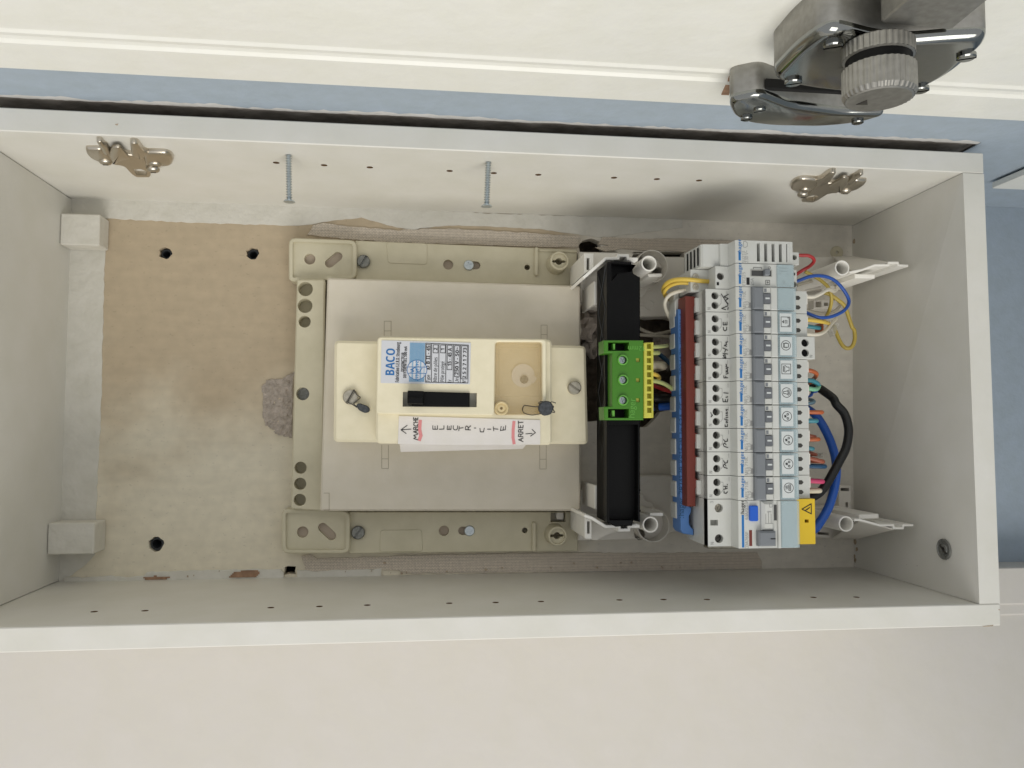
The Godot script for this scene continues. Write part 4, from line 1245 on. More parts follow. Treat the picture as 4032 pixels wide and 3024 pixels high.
func build_board_frame() -> void:
	var t := thing("distribution_frame", "white plastic frame of the distribution board with hollow posts and clips", "plastic frame", Vector3(0.56, 0.16, 0.0))
	# flat strips on the wall, above and below
	var tu := v2([0.441, 0.2883, 0.4782, 0.2887, 0.4782, 0.288, 0.4888, 0.2883, 0.5043, 0.2886, 0.5117, 0.2879, 0.5186, 0.2858, 0.5395, 0.2858, 0.6709, 0.2905, 0.6995, 0.2913, 0.6994, 0.2631, 0.6703, 0.2604, 0.5284, 0.2313, 0.4954, 0.2307, 0.4569, 0.2384, 0.451, 0.2385, 0.4508, 0.2431, 0.442, 0.2432])
	wpart(t, "back_strip", plate(tu, [v2([0.5141, 0.2768, 0.518, 0.2742, 0.5185, 0.2709, 0.5071, 0.2706, 0.5091, 0.2735]), circ(Vector2(0.4941, 0.2842), 0.0050)], 0.0018, 0.020, 0.0007), M.white_plastic)
	var td := v2([0.4416, 0.0752, 0.4504, 0.0751, 0.4504, 0.0792, 0.4563, 0.0792, 0.4959, 0.0873, 0.5287, 0.0874, 0.6624, 0.0583, 0.6832, 0.0591, 0.6836, 0.0777, 0.6956, 0.0777, 0.6954, 0.0561, 0.6998, 0.0551, 0.6984, 0.0294, 0.6619, 0.0306, 0.5337, 0.0389, 0.5228, 0.0368, 0.5175, 0.0333, 0.5111, 0.0318, 0.4568, 0.0308, 0.4395, 0.031])
	wpart(t, "back_strip", plate(td, [v2([0.6851, 0.0758, 0.6934, 0.0757, 0.6934, 0.0728, 0.685, 0.0728]), v2([0.6895, 0.0625, 0.6921, 0.0625, 0.692, 0.0581, 0.6894, 0.0581]), v2([0.662, 0.0357, 0.6729, 0.0352, 0.6728, 0.0329, 0.662, 0.0334]), circ(Vector2(0.4949, 0.0356), 0.0050)], 0.0018, 0.020, 0.0007), M.white_plastic)
	for c: Vector3 in [Vector3(0.5032, 0.2738, 0.03), Vector3(0.503, 0.0453, 0.03)]:
		wpart(t, "round_wall", lathe([0.0150, 0.018, 0.0146, 0.036, 0.0138, 0.036, 0.0134, 0.0205], 36, Transform3D(Basis(), Vector3(c.x, c.y, 0))), M.white_plastic)
	for p: PackedVector2Array in [v2([0.4961, 0.2424, 0.5011, 0.2433, 0.5021, 0.2455, 0.5061, 0.2461, 0.5096, 0.2437, 0.5095, 0.2393, 0.506, 0.237, 0.5026, 0.2382, 0.5011, 0.2401, 0.4961, 0.2403]), v2([0.4955, 0.0796, 0.4997, 0.0801, 0.5019, 0.0826, 0.5061, 0.0829, 0.5097, 0.0795, 0.5087, 0.0749, 0.505, 0.0731, 0.5013, 0.0755, 0.4997, 0.077, 0.4955, 0.077])]:
		var ln := p.duplicate()
		wpart(t, "key_outline", plate(band(ln, 0.0007), [], 0.0195, 0.0208), M.white_plastic)
	wpart(t, "raised_pad", plate(v2([0.4939, 0.2576, 0.5008, 0.2602, 0.5028, 0.2612, 0.5063, 0.2608, 0.5062, 0.255, 0.5023, 0.2546, 0.4998, 0.2505, 0.4968, 0.247, 0.4938, 0.2465]), [], 0.0195, 0.026, 0.0006), M.white_plastic)
	wpart(t, "raised_pad", plate(v2([0.4941, 0.0723, 0.4967, 0.0718, 0.4988, 0.0662, 0.5035, 0.0647, 0.5061, 0.0646, 0.5061, 0.0596, 0.5035, 0.0591, 0.4941, 0.0612]), [], 0.0195, 0.026, 0.0006), M.white_plastic)
	# hollow posts
	for c: Array in [[Vector3(0.4822, 0.2631, 0.098), 0.098], [Vector3(0.4821, 0.0534, 0.098), 0.098], [Vector3(0.6464, 0.2635, 0.1), 0.100], [Vector3(0.6456, 0.0525, 0.1), 0.100]]:
		var p: Vector3 = c[0]
		var z: float = c[1]
		var post := wpart(t, "hollow_post", lathe([0.0078, 0.019, 0.0066, 0.03, 0.0064, z - 0.0004, 0.0060, z, 0.0054, z, 0.0051, z - 0.001, 0.0049, 0.045], 30, Transform3D(Basis(), Vector3(p.x, p.y, 0))), M.white_bright)
		part(post, "post_floor", plate(rounded(circ(Vector2(p.x, p.y), 0.0050, 18), 0.0003), [], 0.040, 0.0455), M.brown_wood)
	# clips that carry the terminal holder: thin walls standing on the strips
	wpart(t, "clip_wall", plate(band(v2([0.4283, 0.2502, 0.4465, 0.2661, 0.4567, 0.2665, 0.4571, 0.2688, 0.4643, 0.269, 0.465, 0.2664, 0.4726, 0.2664]), 0.0024), [], 0.019, 0.098, 0.0004), M.white_bright)
	wpart(t, "clip_wall", plate(v2([0.4643, 0.2672, 0.4732, 0.2675, 0.4731, 0.2653, 0.4702, 0.2631, 0.4674, 0.2645]), [], 0.075, 0.0975, 0.0005), M.white_bright)
	wpart(t, "clip_wall", plate(band(v2([0.4286, 0.061, 0.4346, 0.0591, 0.4457, 0.0523, 0.4568, 0.0522, 0.457, 0.0494, 0.4644, 0.0494, 0.4647, 0.0523, 0.4732, 0.0522]), 0.0024), [], 0.019, 0.098, 0.0004), M.white_bright)
	wpart(t, "clip_wall", plate(v2([0.4652, 0.0534, 0.4708, 0.0544, 0.4732, 0.0533, 0.4732, 0.0508, 0.4651, 0.0509]), [], 0.075, 0.0975, 0.0005), M.white_bright)
	wpart(t, "clip_hook", plate(v2([0.4325, 0.2738, 0.4406, 0.274, 0.4405, 0.2622, 0.4325, 0.2565]), [v2([0.4346, 0.27, 0.437, 0.27, 0.437, 0.2599, 0.4345, 0.2599])], 0.019, 0.080, 0.0005), M.white_bright)
	wpart(t, "clip_hook", plate(v2([0.4326, 0.0576, 0.4385, 0.0564, 0.4385, 0.0402, 0.4338, 0.0403, 0.4326, 0.0417]), [v2([0.4346, 0.0545, 0.4369, 0.0545, 0.4369, 0.0445, 0.4346, 0.0445])], 0.019, 0.080, 0.0005), M.white_bright)
	wpart(t, "clip_brace", plate(v2([0.445, 0.2785, 0.4661, 0.2791, 0.4647, 0.2759, 0.4551, 0.2754, 0.445, 0.2663]), [], 0.019, 0.060), M.white_plastic)
	wpart(t, "clip_brace", plate(v2([0.4429, 0.0542, 0.4546, 0.0469, 0.4654, 0.0456, 0.4654, 0.0444, 0.4507, 0.0389, 0.4473, 0.0366, 0.4429, 0.0371]), [], 0.019, 0.060), M.white_plastic)
	wpart(t, "catch", plate(v2([0.4431, 0.2527, 0.4452, 0.2521, 0.4452, 0.2331, 0.4431, 0.2331]), [], 0.019, 0.07, 0.0004), M.white_bright)
	wpart(t, "catch", plate(v2([0.4432, 0.0827, 0.4454, 0.0827, 0.4454, 0.0629, 0.4432, 0.0634]), [], 0.019, 0.07, 0.0004), M.white_bright)
	wpart(t, "catch", plate(rounded(v2([0.4847, 0.2569, 0.4968, 0.2577, 0.4969, 0.255, 0.4856, 0.2546]), 0.0008), [], 0.019, 0.085, 0.0005), M.white_bright)
	wpart(t, "catch", plate(rounded(v2([0.4849, 0.0612, 0.4964, 0.0614, 0.4966, 0.0586, 0.4856, 0.059]), 0.0008), [], 0.019, 0.085, 0.0005), M.white_bright)
	# arms that reach towards the end panel
	wpart(t, "arm_wall", plate(band(v2([0.6528, 0.2598, 0.6572, 0.2608, 0.6641, 0.2623, 0.6752, 0.2665, 0.6875, 0.267, 0.6879, 0.269, 0.6959, 0.2693, 0.6963, 0.2671, 0.7052, 0.2669]), 0.0018), [], 0.022, 0.100, 0.0004), M.white_bright)
	wpart(t, "arm_block", plate(v2([0.6643, 0.2612, 0.6825, 0.2611, 0.6822, 0.2577, 0.6642, 0.2575]), [], 0.03, 0.088, 0.0005), M.white_bright)
	wpart(t, "arm_web", slab(PackedVector3Array([Vector3(0.68, 0.2898, 0.022), Vector3(0.6955, 0.2889, 0.03), Vector3(0.6881, 0.2695, 0.098), Vector3(0.6764, 0.2667, 0.098), Vector3(0.6606, 0.2624, 0.09), Vector3(0.6927, 0.2758, 0.03)]), 0.0012), M.white_plastic)
	wpart(t, "arm_foot", plate(v2([0.6707, 0.27, 0.6777, 0.2716, 0.684, 0.266, 0.685, 0.2623, 0.6775, 0.2621, 0.6711, 0.2638]), [], 0.003, 0.045, 0.0006), M.white_plastic)
	wpart(t, "arm_wall", plate(band(v2([0.6528, 0.0554, 0.6565, 0.0557, 0.6616, 0.0546, 0.6751, 0.0509, 0.6866, 0.0511, 0.6872, 0.0485, 0.695, 0.0484, 0.6957, 0.051, 0.7042, 0.0507]), 0.0018), [], 0.022, 0.100, 0.0004), M.white_bright)
	wpart(t, "arm_block", plate(v2([0.6635, 0.0586, 0.6811, 0.059, 0.6812, 0.0553, 0.6637, 0.0549]), [], 0.03, 0.088, 0.0005), M.white_bright)
	wpart(t, "arm_web", slab(PackedVector3Array([Vector3(0.6743, 0.0302, 0.022), Vector3(0.6936, 0.0308, 0.03), Vector3(0.6878, 0.0475, 0.098), Vector3(0.6763, 0.0503, 0.098), Vector3(0.6618, 0.0535, 0.09), Vector3(0.6918, 0.0426, 0.03)]), 0.0012), M.white_plastic)
	wpart(t, "arm_foot", plate(v2([0.6665, 0.0578, 0.6876, 0.0558, 0.7068, 0.0546, 0.688, 0.0496, 0.6824, 0.0492, 0.6674, 0.0541]), [], 0.003, 0.045, 0.0006), M.white_plastic)
	# rail under the breakers, and cross bars that carry it
	wpart(t, "mounting_rail", cbox(Vector3(0.538, 0.030, 0.062), Vector3(0.573, 0.285, 0.0745), 0.0008), M.zinc)
	wpart(t, "cross_bar", cbox(Vector3(0.54, 0.252, 0.019), Vector3(0.57, 0.268, 0.063), 0.001), M.white_plastic)
	wpart(t, "cross_bar", cbox(Vector3(0.54, 0.045, 0.019), Vector3(0.57, 0.060, 0.063), 0.001), M.white_plastic)
	wpart(t, "label_holder", plate(v2([0.6571, 0.2475, 0.6836, 0.2481, 0.6834, 0.2401, 0.6569, 0.2396]), [v2([0.6586, 0.2465, 0.6643, 0.2467, 0.6642, 0.2412, 0.6585, 0.2411]), v2([0.6669, 0.2457, 0.671, 0.2458, 0.671, 0.2426, 0.6668, 0.2426])], 0.019, 0.03, 0.0005), M.white_plastic)

	# black holder for the earth terminals
	var b := thing("terminal_holder", "long black plastic terminal holder clipped upright between the white clips", "terminal holder", Vector3(0.457, 0.16, 0.076))
	var bo := v2([0.4445, 0.26, 0.4516, 0.2624, 0.4643, 0.2613, 0.4658, 0.2524, 0.4714, 0.2489, 0.4703, 0.0569, 0.4648, 0.0584, 0.464, 0.0541, 0.4508, 0.0535, 0.4438, 0.0572])
	wpart(b, "body", plate(bo, [v2([0.4479, 0.2598, 0.468, 0.2591, 0.4649, 0.2548, 0.4641, 0.2535, 0.4534, 0.2516, 0.4483, 0.2456]), v2([0.4451, 0.1327, 0.469, 0.1328, 0.4686, 0.0582, 0.4458, 0.0585])], 0.076, 0.110, 0.0008), M.black)
	wpart(b, "recess_floor", plate(bo, [], 0.0745, 0.100), M.black)
	wpart(b, "joint_rib", plate(band(v2([0.456, 0.2467, 0.4559, 0.2201]), 0.0006), [], 0.0999, 0.1015), M.black)
	var lat := begin()
	for i in 6:
		var ya := 0.2565 - 0.0325 * i
		var x := 0.4442
		add_tube(lat, PackedVector3Array([Vector3(x, ya, 0.080), Vector3(x, ya - 0.0325, 0.106)]), 0.00035, 5)
		add_tube(lat, PackedVector3Array([Vector3(x, ya, 0.106), Vector3(x, ya - 0.0325, 0.080)]), 0.00035, 5)
	wpart(b, "lattice", done(lat), M.lead)
	for p: Vector3 in [Vector3(0.4724, 0.2498, 0.104), Vector3(0.4721, 0.2345, 0.104), Vector3(0.472, 0.0813, 0.104), Vector3(0.4721, 0.0651, 0.104)]:
		wpart(b, "peg", lathe([0.001, -0.004, 0.001, 0.0], 10, Transform3D(Basis(Vector3(0, 0, 1), Vector3(0, 1, 0), Vector3(1, 0, 0)), p)), M.black)

	# green and yellow terminal block
	var g := thing("earth_terminal_block", "bright green and yellow earth terminal block on the black holder", "terminal block", Vector3(0.463, 0.155, 0.11))
	wpart(g, "housing", plate(v2([0.4375, 0.1967, 0.4686, 0.1972, 0.4683, 0.1361, 0.4379, 0.136, 0.4375, 0.146, 0.444, 0.1464, 0.4441, 0.1869, 0.4376, 0.1868]), [v2([0.4409, 0.1952, 0.4572, 0.1954, 0.4571, 0.1888, 0.4408, 0.1886]), v2([0.4407, 0.1444, 0.4569, 0.1445, 0.4569, 0.1376, 0.4407, 0.1376]), circ(Vector2(0.4521, 0.1818), 0.0032), circ(Vector2(0.4523, 0.1666), 0.0032), circ(Vector2(0.4522, 0.1511), 0.0032), v2([0.4626, 0.1834, 0.4656, 0.1834, 0.4656, 0.1804, 0.4626, 0.1803]), v2([0.4625, 0.168, 0.4655, 0.168, 0.4655, 0.165, 0.4625, 0.165]), v2([0.4624, 0.1527, 0.4654, 0.1527, 0.4654, 0.1497, 0.4624, 0.1497])], 0.1102, 0.128, 0.0006), M.green)
	for q: Array in [[v2([0.4451, 0.1945, 0.4468, 0.1946, 0.4468, 0.1897, 0.4453, 0.1896]), 0], [v2([0.4441, 0.1434, 0.4463, 0.1436, 0.4464, 0.1387, 0.4443, 0.1386]), 1]]:
		wpart(g, "latch", plate(q[0], [], 0.1102, 0.1265, 0.0004), M.green_light)
	wpart(g, "block_floor", plate(v2([0.4416, 0.1981, 0.473, 0.1986, 0.4726, 0.1365, 0.4421, 0.1364]), [], 0.1102, 0.1135), M.black)
	for c: Vector2 in [Vector2(0.4521, 0.1818), Vector2(0.4523, 0.1666), Vector2(0.4522, 0.1511)]:
		wpart(g, "collar", lathe([0.0040, 0.1275, 0.0040, 0.1296, 0.0036, 0.1300, 0.0032, 0.1300, 0.0031, 0.1275], 24, Transform3D(Basis(), Vector3(c.x, c.y, 0))), M.green_light)
		wpart(g, "screw", screw_head(Vector3(c.x, c.y, 0.1235), 0.0030, 0.0024, "cross", 0.5 + c.y * 9.0), M.zinc_bright)
	for c: Vector2 in [Vector2(0.4644, 0.182), Vector2(0.4643, 0.1666), Vector2(0.4642, 0.1512)]:
		wpart(g, "test_pad", plate(rr(c.x - 0.0012, c.y - 0.0013, c.x + 0.0017, c.y + 0.0016), [], 0.1102, 0.1262), M.yellow_green)
	wpart(g, "lettering", lettering("hager", 0.0042, Vector3(0.4595, 0.1449, 0.1283), PI / 2 - 0.06), M.green_light)
	wpart(g, "lettering", lettering("12mm", 0.0034, Vector3(0.4629, 0.191, 0.1283), PI), M.green_light)
	var notches := []
	for i in 10:
		var yy := 205.0 + 128.0 * i
		var a := Vector2(0.4723, 0.193) - Vector2(0, 0.00548 * i)
		notches.append(rr(a.x, a.y + 0.0020, a.x + 0.0034, a.y - 0.0020))
	wpart(g, "wire_entry", plate(v2([0.4698, 0.1956, 0.4765, 0.1957, 0.4762, 0.1379, 0.4695, 0.1378]), notches, 0.1102, 0.124, 0.0005), M.yellow_green)
	wpart(g, "entry_floor", plate(v2([0.4721, 0.1964, 0.4789, 0.1965, 0.4785, 0.138, 0.4718, 0.1379]), [], 0.1102, 0.1195), M.yellow_green)


# ---------------------------------------------------------------- row of breakers

const BX := 0.555      # middle of a module
const BZ := 0.075      # top of the rail
const PITCH := 0.01773
const ROW_TOP := 0.2718


func mid(n: float) -> float:    # y of the middle of place n in the row, counted from the upper end
	return ROW_TOP - PITCH * (n + 0.5)


func module_body(w: float, prof: PackedVector2Array, shoulder: Array, holes: Array, z_sh: float) -> ArrayMesh:    # a profile in x and z swept across the module; the terminal shoulder gets real holes
	var st := begin()
	var h := w * 0.5
	var n := prof.size()
	for i in n - 1:
		var a := prof[i]
		var b := prof[i + 1]
		if shoulder and is_equal_approx(a.x, shoulder[0]) and is_equal_approx(b.x, shoulder[1]):
			add_plate(st, rr(a.x, -h, b.x, h), holes, z_sh - 0.008, z_sh)
			continue
		quad(st, Vector3(a.x, -h, a.y), Vector3(b.x, -h, b.y), Vector3(b.x, h, b.y), Vector3(a.x, h, a.y))
	var t := cap(prof, [])
	for i in range(0, t.size(), 3):
		var a := t[i]
		var b := t[i + 1]
		var c := t[i + 2]
		tri(st, Vector3(a.x, -h, a.y), Vector3(b.x, -h, b.y), Vector3(c.x, -h, c.y))
		tri(st, Vector3(c.x, h, c.y), Vector3(b.x, h, b.y), Vector3(a.x, h, a.y))
	return done(st)


func lbox(x0: float, x1: float, y0: float, y1: float, z0: float, z1: float, b := 0.0003) -> ArrayMesh:
	return plate(rr(x0, y0, x1, y1), [], z0, z1, b)


func add_hager(t: Node3D, x: float, h: float, z: float) -> void:    # maker's mark: a blue bar and the name
	part(t, "maker_bar", lbox(x - 0.0010, x + 0.0008, -h * 0.78, -h * 0.05, z - 0.0002, z + 0.0001, 0.0), M.ink_blue)
	part(t, "maker_name", lettering(":hager", 0.0026, Vector3(x, h * 0.44, z + 0.0001), PI / 2, true), M.ink_blue)


func base_breaker(label: String) -> Node3D:
	var t := thing("circuit_breaker", label, "circuit breaker", Vector3(BX, mid(2), BZ), "narrow breakers in the row")
	var w := PITCH - 0.0004
	var h := w * 0.5
	var prof := v2([-0.036, 0.0, -0.0405, 0.020, -0.0405, 0.063, -0.0222, 0.063, -0.0215, 0.0748, -0.0210, 0.0752, 0.0240, 0.0752, 0.0246, 0.0745, 0.0250, 0.063, 0.0405, 0.063, 0.0405, 0.020, 0.036, 0.0])
	var hl := [circ(Vector2(-0.0330, 0.0037), 0.0029, 18), circ(Vector2(-0.0330, -0.0037), 0.0029, 18)]
	part(t, "body", module_body(w, prof, [-0.0405, -0.0222], hl, 0.063), M.module)
	for y: float in [0.0037, -0.0037]:
		part(t, "terminal_screw", screw_head(Vector3(-0.0330, y, 0.0560), 0.0027, 0.0012, "slot", 0.9 + y * 90.0), M.dark_metal)
	# wire clamps on the near side: half-round openings
	for y: float in [0.0034, -0.0040]:
		part(t, "clamp_opening", plate(v2([0.0316, y - 0.0016, 0.0342, y - 0.0016, 0.0356, y, 0.0342, y + 0.0016, 0.0316, y + 0.0016]), [], 0.0628, 0.0631), M.dark_metal)
	part(t, "clip", plate(rr(0.0404, -0.0010, 0.0428, h - 0.0012, 0.0005), [rr(0.0410, 0.0, 0.0420, h - 0.002)], 0.050, 0.060), M.white_plastic)
	add_hager(t, -0.0180, h, 0.0752)
	part(t, "type_print", lettering("MFS 710C", 0.0015, Vector3(-0.0148, -0.0012, 0.0753), PI / 2), M.print_grey)
	part(t, "type_print", lettering("C10", 0.0014, Vector3(-0.0127, -h * 0.55, 0.0753), PI / 2), M.print_grey)
	part(t, "type_print", lbox(-0.0114, -0.0098, -h * 0.82, -h * 0.35, 0.0751, 0.0753, 0.0), M.print_grey)
	part(t, "pole_letter", lettering("N", 0.0022, Vector3(-0.0378, -0.0064, 0.0632), PI / 2), M.print_grey)
	part(t, "symbol_line", strokes([v2([-0.0297, 0.0037, -0.0283, 0.0037, -0.0283, -0.0020, -0.0297, -0.0040]), v2([-0.0236, 0.0075, -0.0236, 0.0045])], 0.0003, 0.0632), M.print_grey)
	# lever: a grey roller across the full width, then the dark grip with its white dash
	part(t, "lever", plate(rr(-0.0098, -h, -0.0014, h), [], 0.074, 0.0800, 0.0012), M.toggle)
	var grip := part(t, "grip", lbox(-0.0012, 0.0046, -h * 0.45, h * 0.42, 0.0752, 0.0785), M.toggle_dark)
	part(grip, "dash", lbox(0.0002, 0.0036, -0.0007, 0.0005, 0.0785, 0.0787, 0.0), M.icon_paper)
	part(t, "lever_stop", lbox(-0.0010, 0.0046, h * 0.46, h * 0.96, 0.0752, 0.0776), M.module)
	part(t, "lever_stop", lbox(-0.0010, 0.0046, -h * 0.96, -h * 0.48, 0.0752, 0.0776), M.module)
	part(t, "stop_window", lbox(-0.0002, 0.0016, h * 0.55, h * 0.85, 0.0776, 0.0778, 0.0), M.toggle)
	part(t, "ridge", lbox(0.0049, 0.0104, -h, h, 0.0750, 0.0772, 0.0006), M.module)
	# clear label cover
	part(t, "label_cover", plate(rr(0.0107, -h + 0.0002, 0.0252, h - 0.0002, 0.0008), [], 0.0753, 0.0772, 0.0006, true), M.clear_blue)
	return t


func icon(t: Node3D, kind: String, x: float, y: float) -> void:
	var z := 0.07745
	part(t, "label_card", plate(rr(0.0118, -PITCH * 0.40, 0.0212, PITCH * 0.38), [], 0.07665, 0.0774), M.icon_paper)
	var L := []
	var ring := circ(Vector2(x, y), 0.0036, 24)
	ring.append(ring[0])
	var P := func(a: Array) -> PackedVector2Array:
		var q := PackedVector2Array()
		for i in range(0, a.size(), 2):
			q.append(Vector2(x + a[i] * 0.001, y + a[i + 1] * 0.001))
		return q
	var O := func(cx: float, cy: float, r: float) -> PackedVector2Array:
		var q := circ(Vector2(x + cx * 0.001, y + cy * 0.001), r * 0.001, 12)
		q.append(q[0])
		return q
	var sq: PackedVector2Array = P.call([-3.5, -3.7, 3.5, -3.7, 3.5, 3.7, -3.5, 3.7, -3.5, -3.7])
	match kind:
		"socket":
			L = [ring, O.call(0.6, 1.5, 0.7), O.call(0.6, -1.6, 0.7), P.call([-2.0, -0.6, -0.8, -0.6, -0.8, 0.6, -2.0, 0.6, -2.0, 0.0, -0.8, 0.0])]
		"shower":
			L = [sq, P.call([2.8, -3.0, 2.8, 3.0, 1.6, 3.0]), P.call([2.8, -3.0, 1.6, -3.0]), P.call([-2.6, 0, -1.4, 0.9, -1.4, -0.9, -2.6, 0]), P.call([-0.4, 0.9, 0.2, 0.9]), P.call([-0.4, 0, 0.2, 0]), P.call([-0.4, -0.9, 0.2, -0.9]), P.call([0.7, 0.9, 1.3, 0.9]), P.call([0.7, 0, 1.3, 0]), P.call([0.7, -0.9, 1.3, -0.9])]
		"pot":
			L = [ring, P.call([-2.0, 1.4, -2.0, -1.4, -1.2, -1.6, -1.2, 1.6, -2.0, 1.4]), P.call([-0.8, 1.5, 1.6, 1.5, 2.0, 1.0, 2.0, -1.0, 1.6, -1.5, -0.8, -1.5]), P.call([0.0, 1.5, 0.0, 2.2]), P.call([0.0, -1.5, 0.0, -2.2])]
		"oven":
			L = [sq, P.call([-2.2, 2.0, -2.2, -2.0, -0.5, -2.4, 0.4, -1.4, 2.2, -1.4, 2.2, 1.4, 0.4, 1.4, -0.5, 2.4, -2.2, 2.0]), P.call([-2.2, 1.0, -1.0, 1.0]), P.call([-2.2, 0, -1.0, 0]), P.call([-2.2, -1.0, -1.0, -1.0])]
		"bulb":
			L = [ring, P.call([-2.4, 0.8, -0.6, 0.9, 0.4, 1.3, 1.1, 0.6, 1.1, -0.6, 0.4, -1.3, -0.6, -0.9, -2.4, -0.8, -2.4, 0.8])]
			for a in 6:
				var g := -1.1 + a * 0.44
				L.append(P.call([0.2 + 1.6 * cos(g), 1.6 * sin(g), 0.2 + 2.5 * cos(g), 2.5 * sin(g)]))
		"heater":
			L = [ring, P.call([0.0, 2.2, 0.0, -1.8, 1.6, -1.8, 1.6, 2.2, 0.0, 2.2]), P.call([0.8, 1.4, 0.8, -1.0]), P.call([-2.6, 1.2, -0.7, 1.4]), P.call([-2.6, 0.2, -0.7, 0.4]), P.call([-2.6, -0.8, -0.7, -0.6])]
	part(t, "symbol", strokes(L, 0.00042, z), M.ink)


func pen(t: Node3D, lines: Array) -> void:    # felt-pen writing on the terminal shoulder
	var o := part(t, "handwriting", strokes(lines, 0.00062, BZ + 0.0633), M.ink)
	o.position = -t.position


func build_breakers() -> void:
	var proto := base_breaker("circuit breaker with J/N pen mark and a blank clear label, first below the contactor")
	var names := ["", "circuit breaker with pen mark CE and a square shower symbol", "circuit breaker with a round cooking pot symbol and two bare round terminals", "circuit breaker with pen mark Four and a square oven glove symbol", "circuit breaker with pen mark Ecl and a light bulb symbol", "circuit breaker with pen marks PC Cuisine and a round socket symbol", "circuit breaker with pen mark PC, upper of the two marked only PC", "circuit breaker with pen mark PC, lower of the two marked only PC", "circuit breaker with pen mark CH and a round heater symbol"]
	var icons := ["", "shower", "pot", "oven", "bulb", "socket", "socket", "socket", "heater"]
	var all := [proto]
	for i in range(1, 9):
		var c := proto.duplicate() as Node3D
		c.name = numbered("circuit_breaker")
		add_child(c)
		c.position = Vector3(BX, mid(2 + i), BZ)
		c.set_meta("label", names[i])
		all.append(c)
	for i in range(1, 9):
		icon(all[i], icons[i], 0.0163 if i < 6 else 0.0168, 0.0003)
	var pot: Node3D = all[2]
	part(pot, "terminal_block", plate(rr(0.0250, -PITCH * 0.49, 0.0452, PITCH * 0.49), [circ(Vector2(0.0372, 0.0037), 0.0030), circ(Vector2(0.0372, -0.0040), 0.0030)], 0.0300, 0.0660, 0.0004), M.module)
	for y: float in [0.0037, -0.0040]:
		part(pot, "terminal_screw", screw_head(Vector3(0.0372, y, 0.0634), 0.0029, 0.0005, "slot", 1.2), M.black)  # screws coloured black to give the shallow bores their shade
	part(pot, "pole_letter", lettering("N", 0.0022, Vector3(0.0418, -0.0066, 0.0662), PI / 2), M.print_grey)
	pen(all[0], [v2([0.5303, 0.2205, 0.527, 0.2213, 0.5319, 0.2235]), v2([0.5318, 0.2205, 0.5322, 0.2223]), v2([0.5268, 0.2325, 0.5322, 0.2241]), v2([0.5322, 0.225, 0.5298, 0.2273, 0.5323, 0.2291, 0.5289, 0.2302, 0.5324, 0.2323])])
	pen(all[1], [v2([0.5282, 0.207, 0.5283, 0.2049, 0.5295, 0.2042, 0.5308, 0.205, 0.5308, 0.207]), v2([0.5281, 0.2108, 0.5281, 0.2087, 0.5311, 0.2088, 0.5312, 0.211]), v2([0.5296, 0.2089, 0.5296, 0.2106])])
	pen(all[2], [v2([0.5275, 0.1835, 0.5299, 0.183, 0.5278, 0.1853, 0.5293, 0.1859, 0.5299, 0.1836]), v2([0.5276, 0.1869, 0.5315, 0.1865]), v2([0.529, 0.1879, 0.5297, 0.1894]), v2([0.5276, 0.1911, 0.5313, 0.1894]), v2([0.5306, 0.1924, 0.5287, 0.1929, 0.5306, 0.1938, 0.53, 0.1953, 0.5316, 0.1959])])
	pen(all[3], [v2([0.5314, 0.1684, 0.5282, 0.1682, 0.5282, 0.17]), v2([0.5297, 0.1683, 0.5297, 0.1697]), v2([0.5298, 0.1711, 0.5316, 0.1717, 0.531, 0.1732, 0.5298, 0.1726]), v2([0.5298, 0.1735, 0.5313, 0.174, 0.5311, 0.1752, 0.5298, 0.1755]), v2([0.5318, 0.1761, 0.5298, 0.1767, 0.5304, 0.1782, 0.5298, 0.1787])])
	pen(all[4], [v2([0.5271, 0.1525, 0.5274, 0.1501, 0.5308, 0.1501, 0.5311, 0.1522]), v2([0.5292, 0.1502, 0.5292, 0.1519]), v2([0.5296, 0.1534, 0.5303, 0.1536, 0.5311, 0.154]), v2([0.5278, 0.1569, 0.5314, 0.1566])])
	pen(all[5], [v2([0.5177, 0.1386, 0.5189, 0.1397, 0.518, 0.1403, 0.5189, 0.14]), v2([0.518, 0.1413, 0.5174, 0.1417]), v2([0.5287, 0.1328, 0.5287, 0.1313, 0.5306, 0.1315, 0.5306, 0.1331]), v2([0.5293, 0.1342, 0.5308, 0.1345, 0.5294, 0.1357]), v2([0.528, 0.1371, 0.531, 0.1362]), v2([0.5294, 0.138, 0.5312, 0.1385]), v2([0.5294, 0.1397, 0.5309, 0.1398]), v2([0.5309, 0.1409, 0.5294, 0.1414, 0.5309, 0.1424]), v2([0.53, 0.1432, 0.5294, 0.1441, 0.531, 0.1441])])
	pen(all[6], [v2([0.5308, 0.1154, 0.5278, 0.1163, 0.527, 0.118, 0.5283, 0.1188, 0.5294, 0.1175]), v2([0.5274, 0.1215, 0.5286, 0.1198, 0.5305, 0.1204, 0.5305, 0.1221])])
	pen(all[7], [v2([0.5301, 0.0998, 0.5276, 0.1005, 0.5269, 0.1022, 0.5281, 0.1029, 0.5291, 0.1016]), v2([0.5272, 0.1055, 0.5284, 0.1036, 0.5303, 0.1042, 0.5305, 0.1058])])
	pen(all[8], [v2([0.5274, 0.0829, 0.5273, 0.0814, 0.5289, 0.0809, 0.5301, 0.0822]), v2([0.527, 0.084, 0.53, 0.0847]), v2([0.5271, 0.0863, 0.53, 0.086]), v2([0.5285, 0.0845, 0.5287, 0.086]), v2([0.5298, 0.0873, 0.5301, 0.0877])])

	# buzzer: the uppermost module, with vent slots
	var t := thing("buzzer_module", "white buzzer module with vent slots, uppermost of the row", "buzzer", Vector3(BX, mid(0), BZ))
	var w := PITCH - 0.0004
	var h := w * 0.5
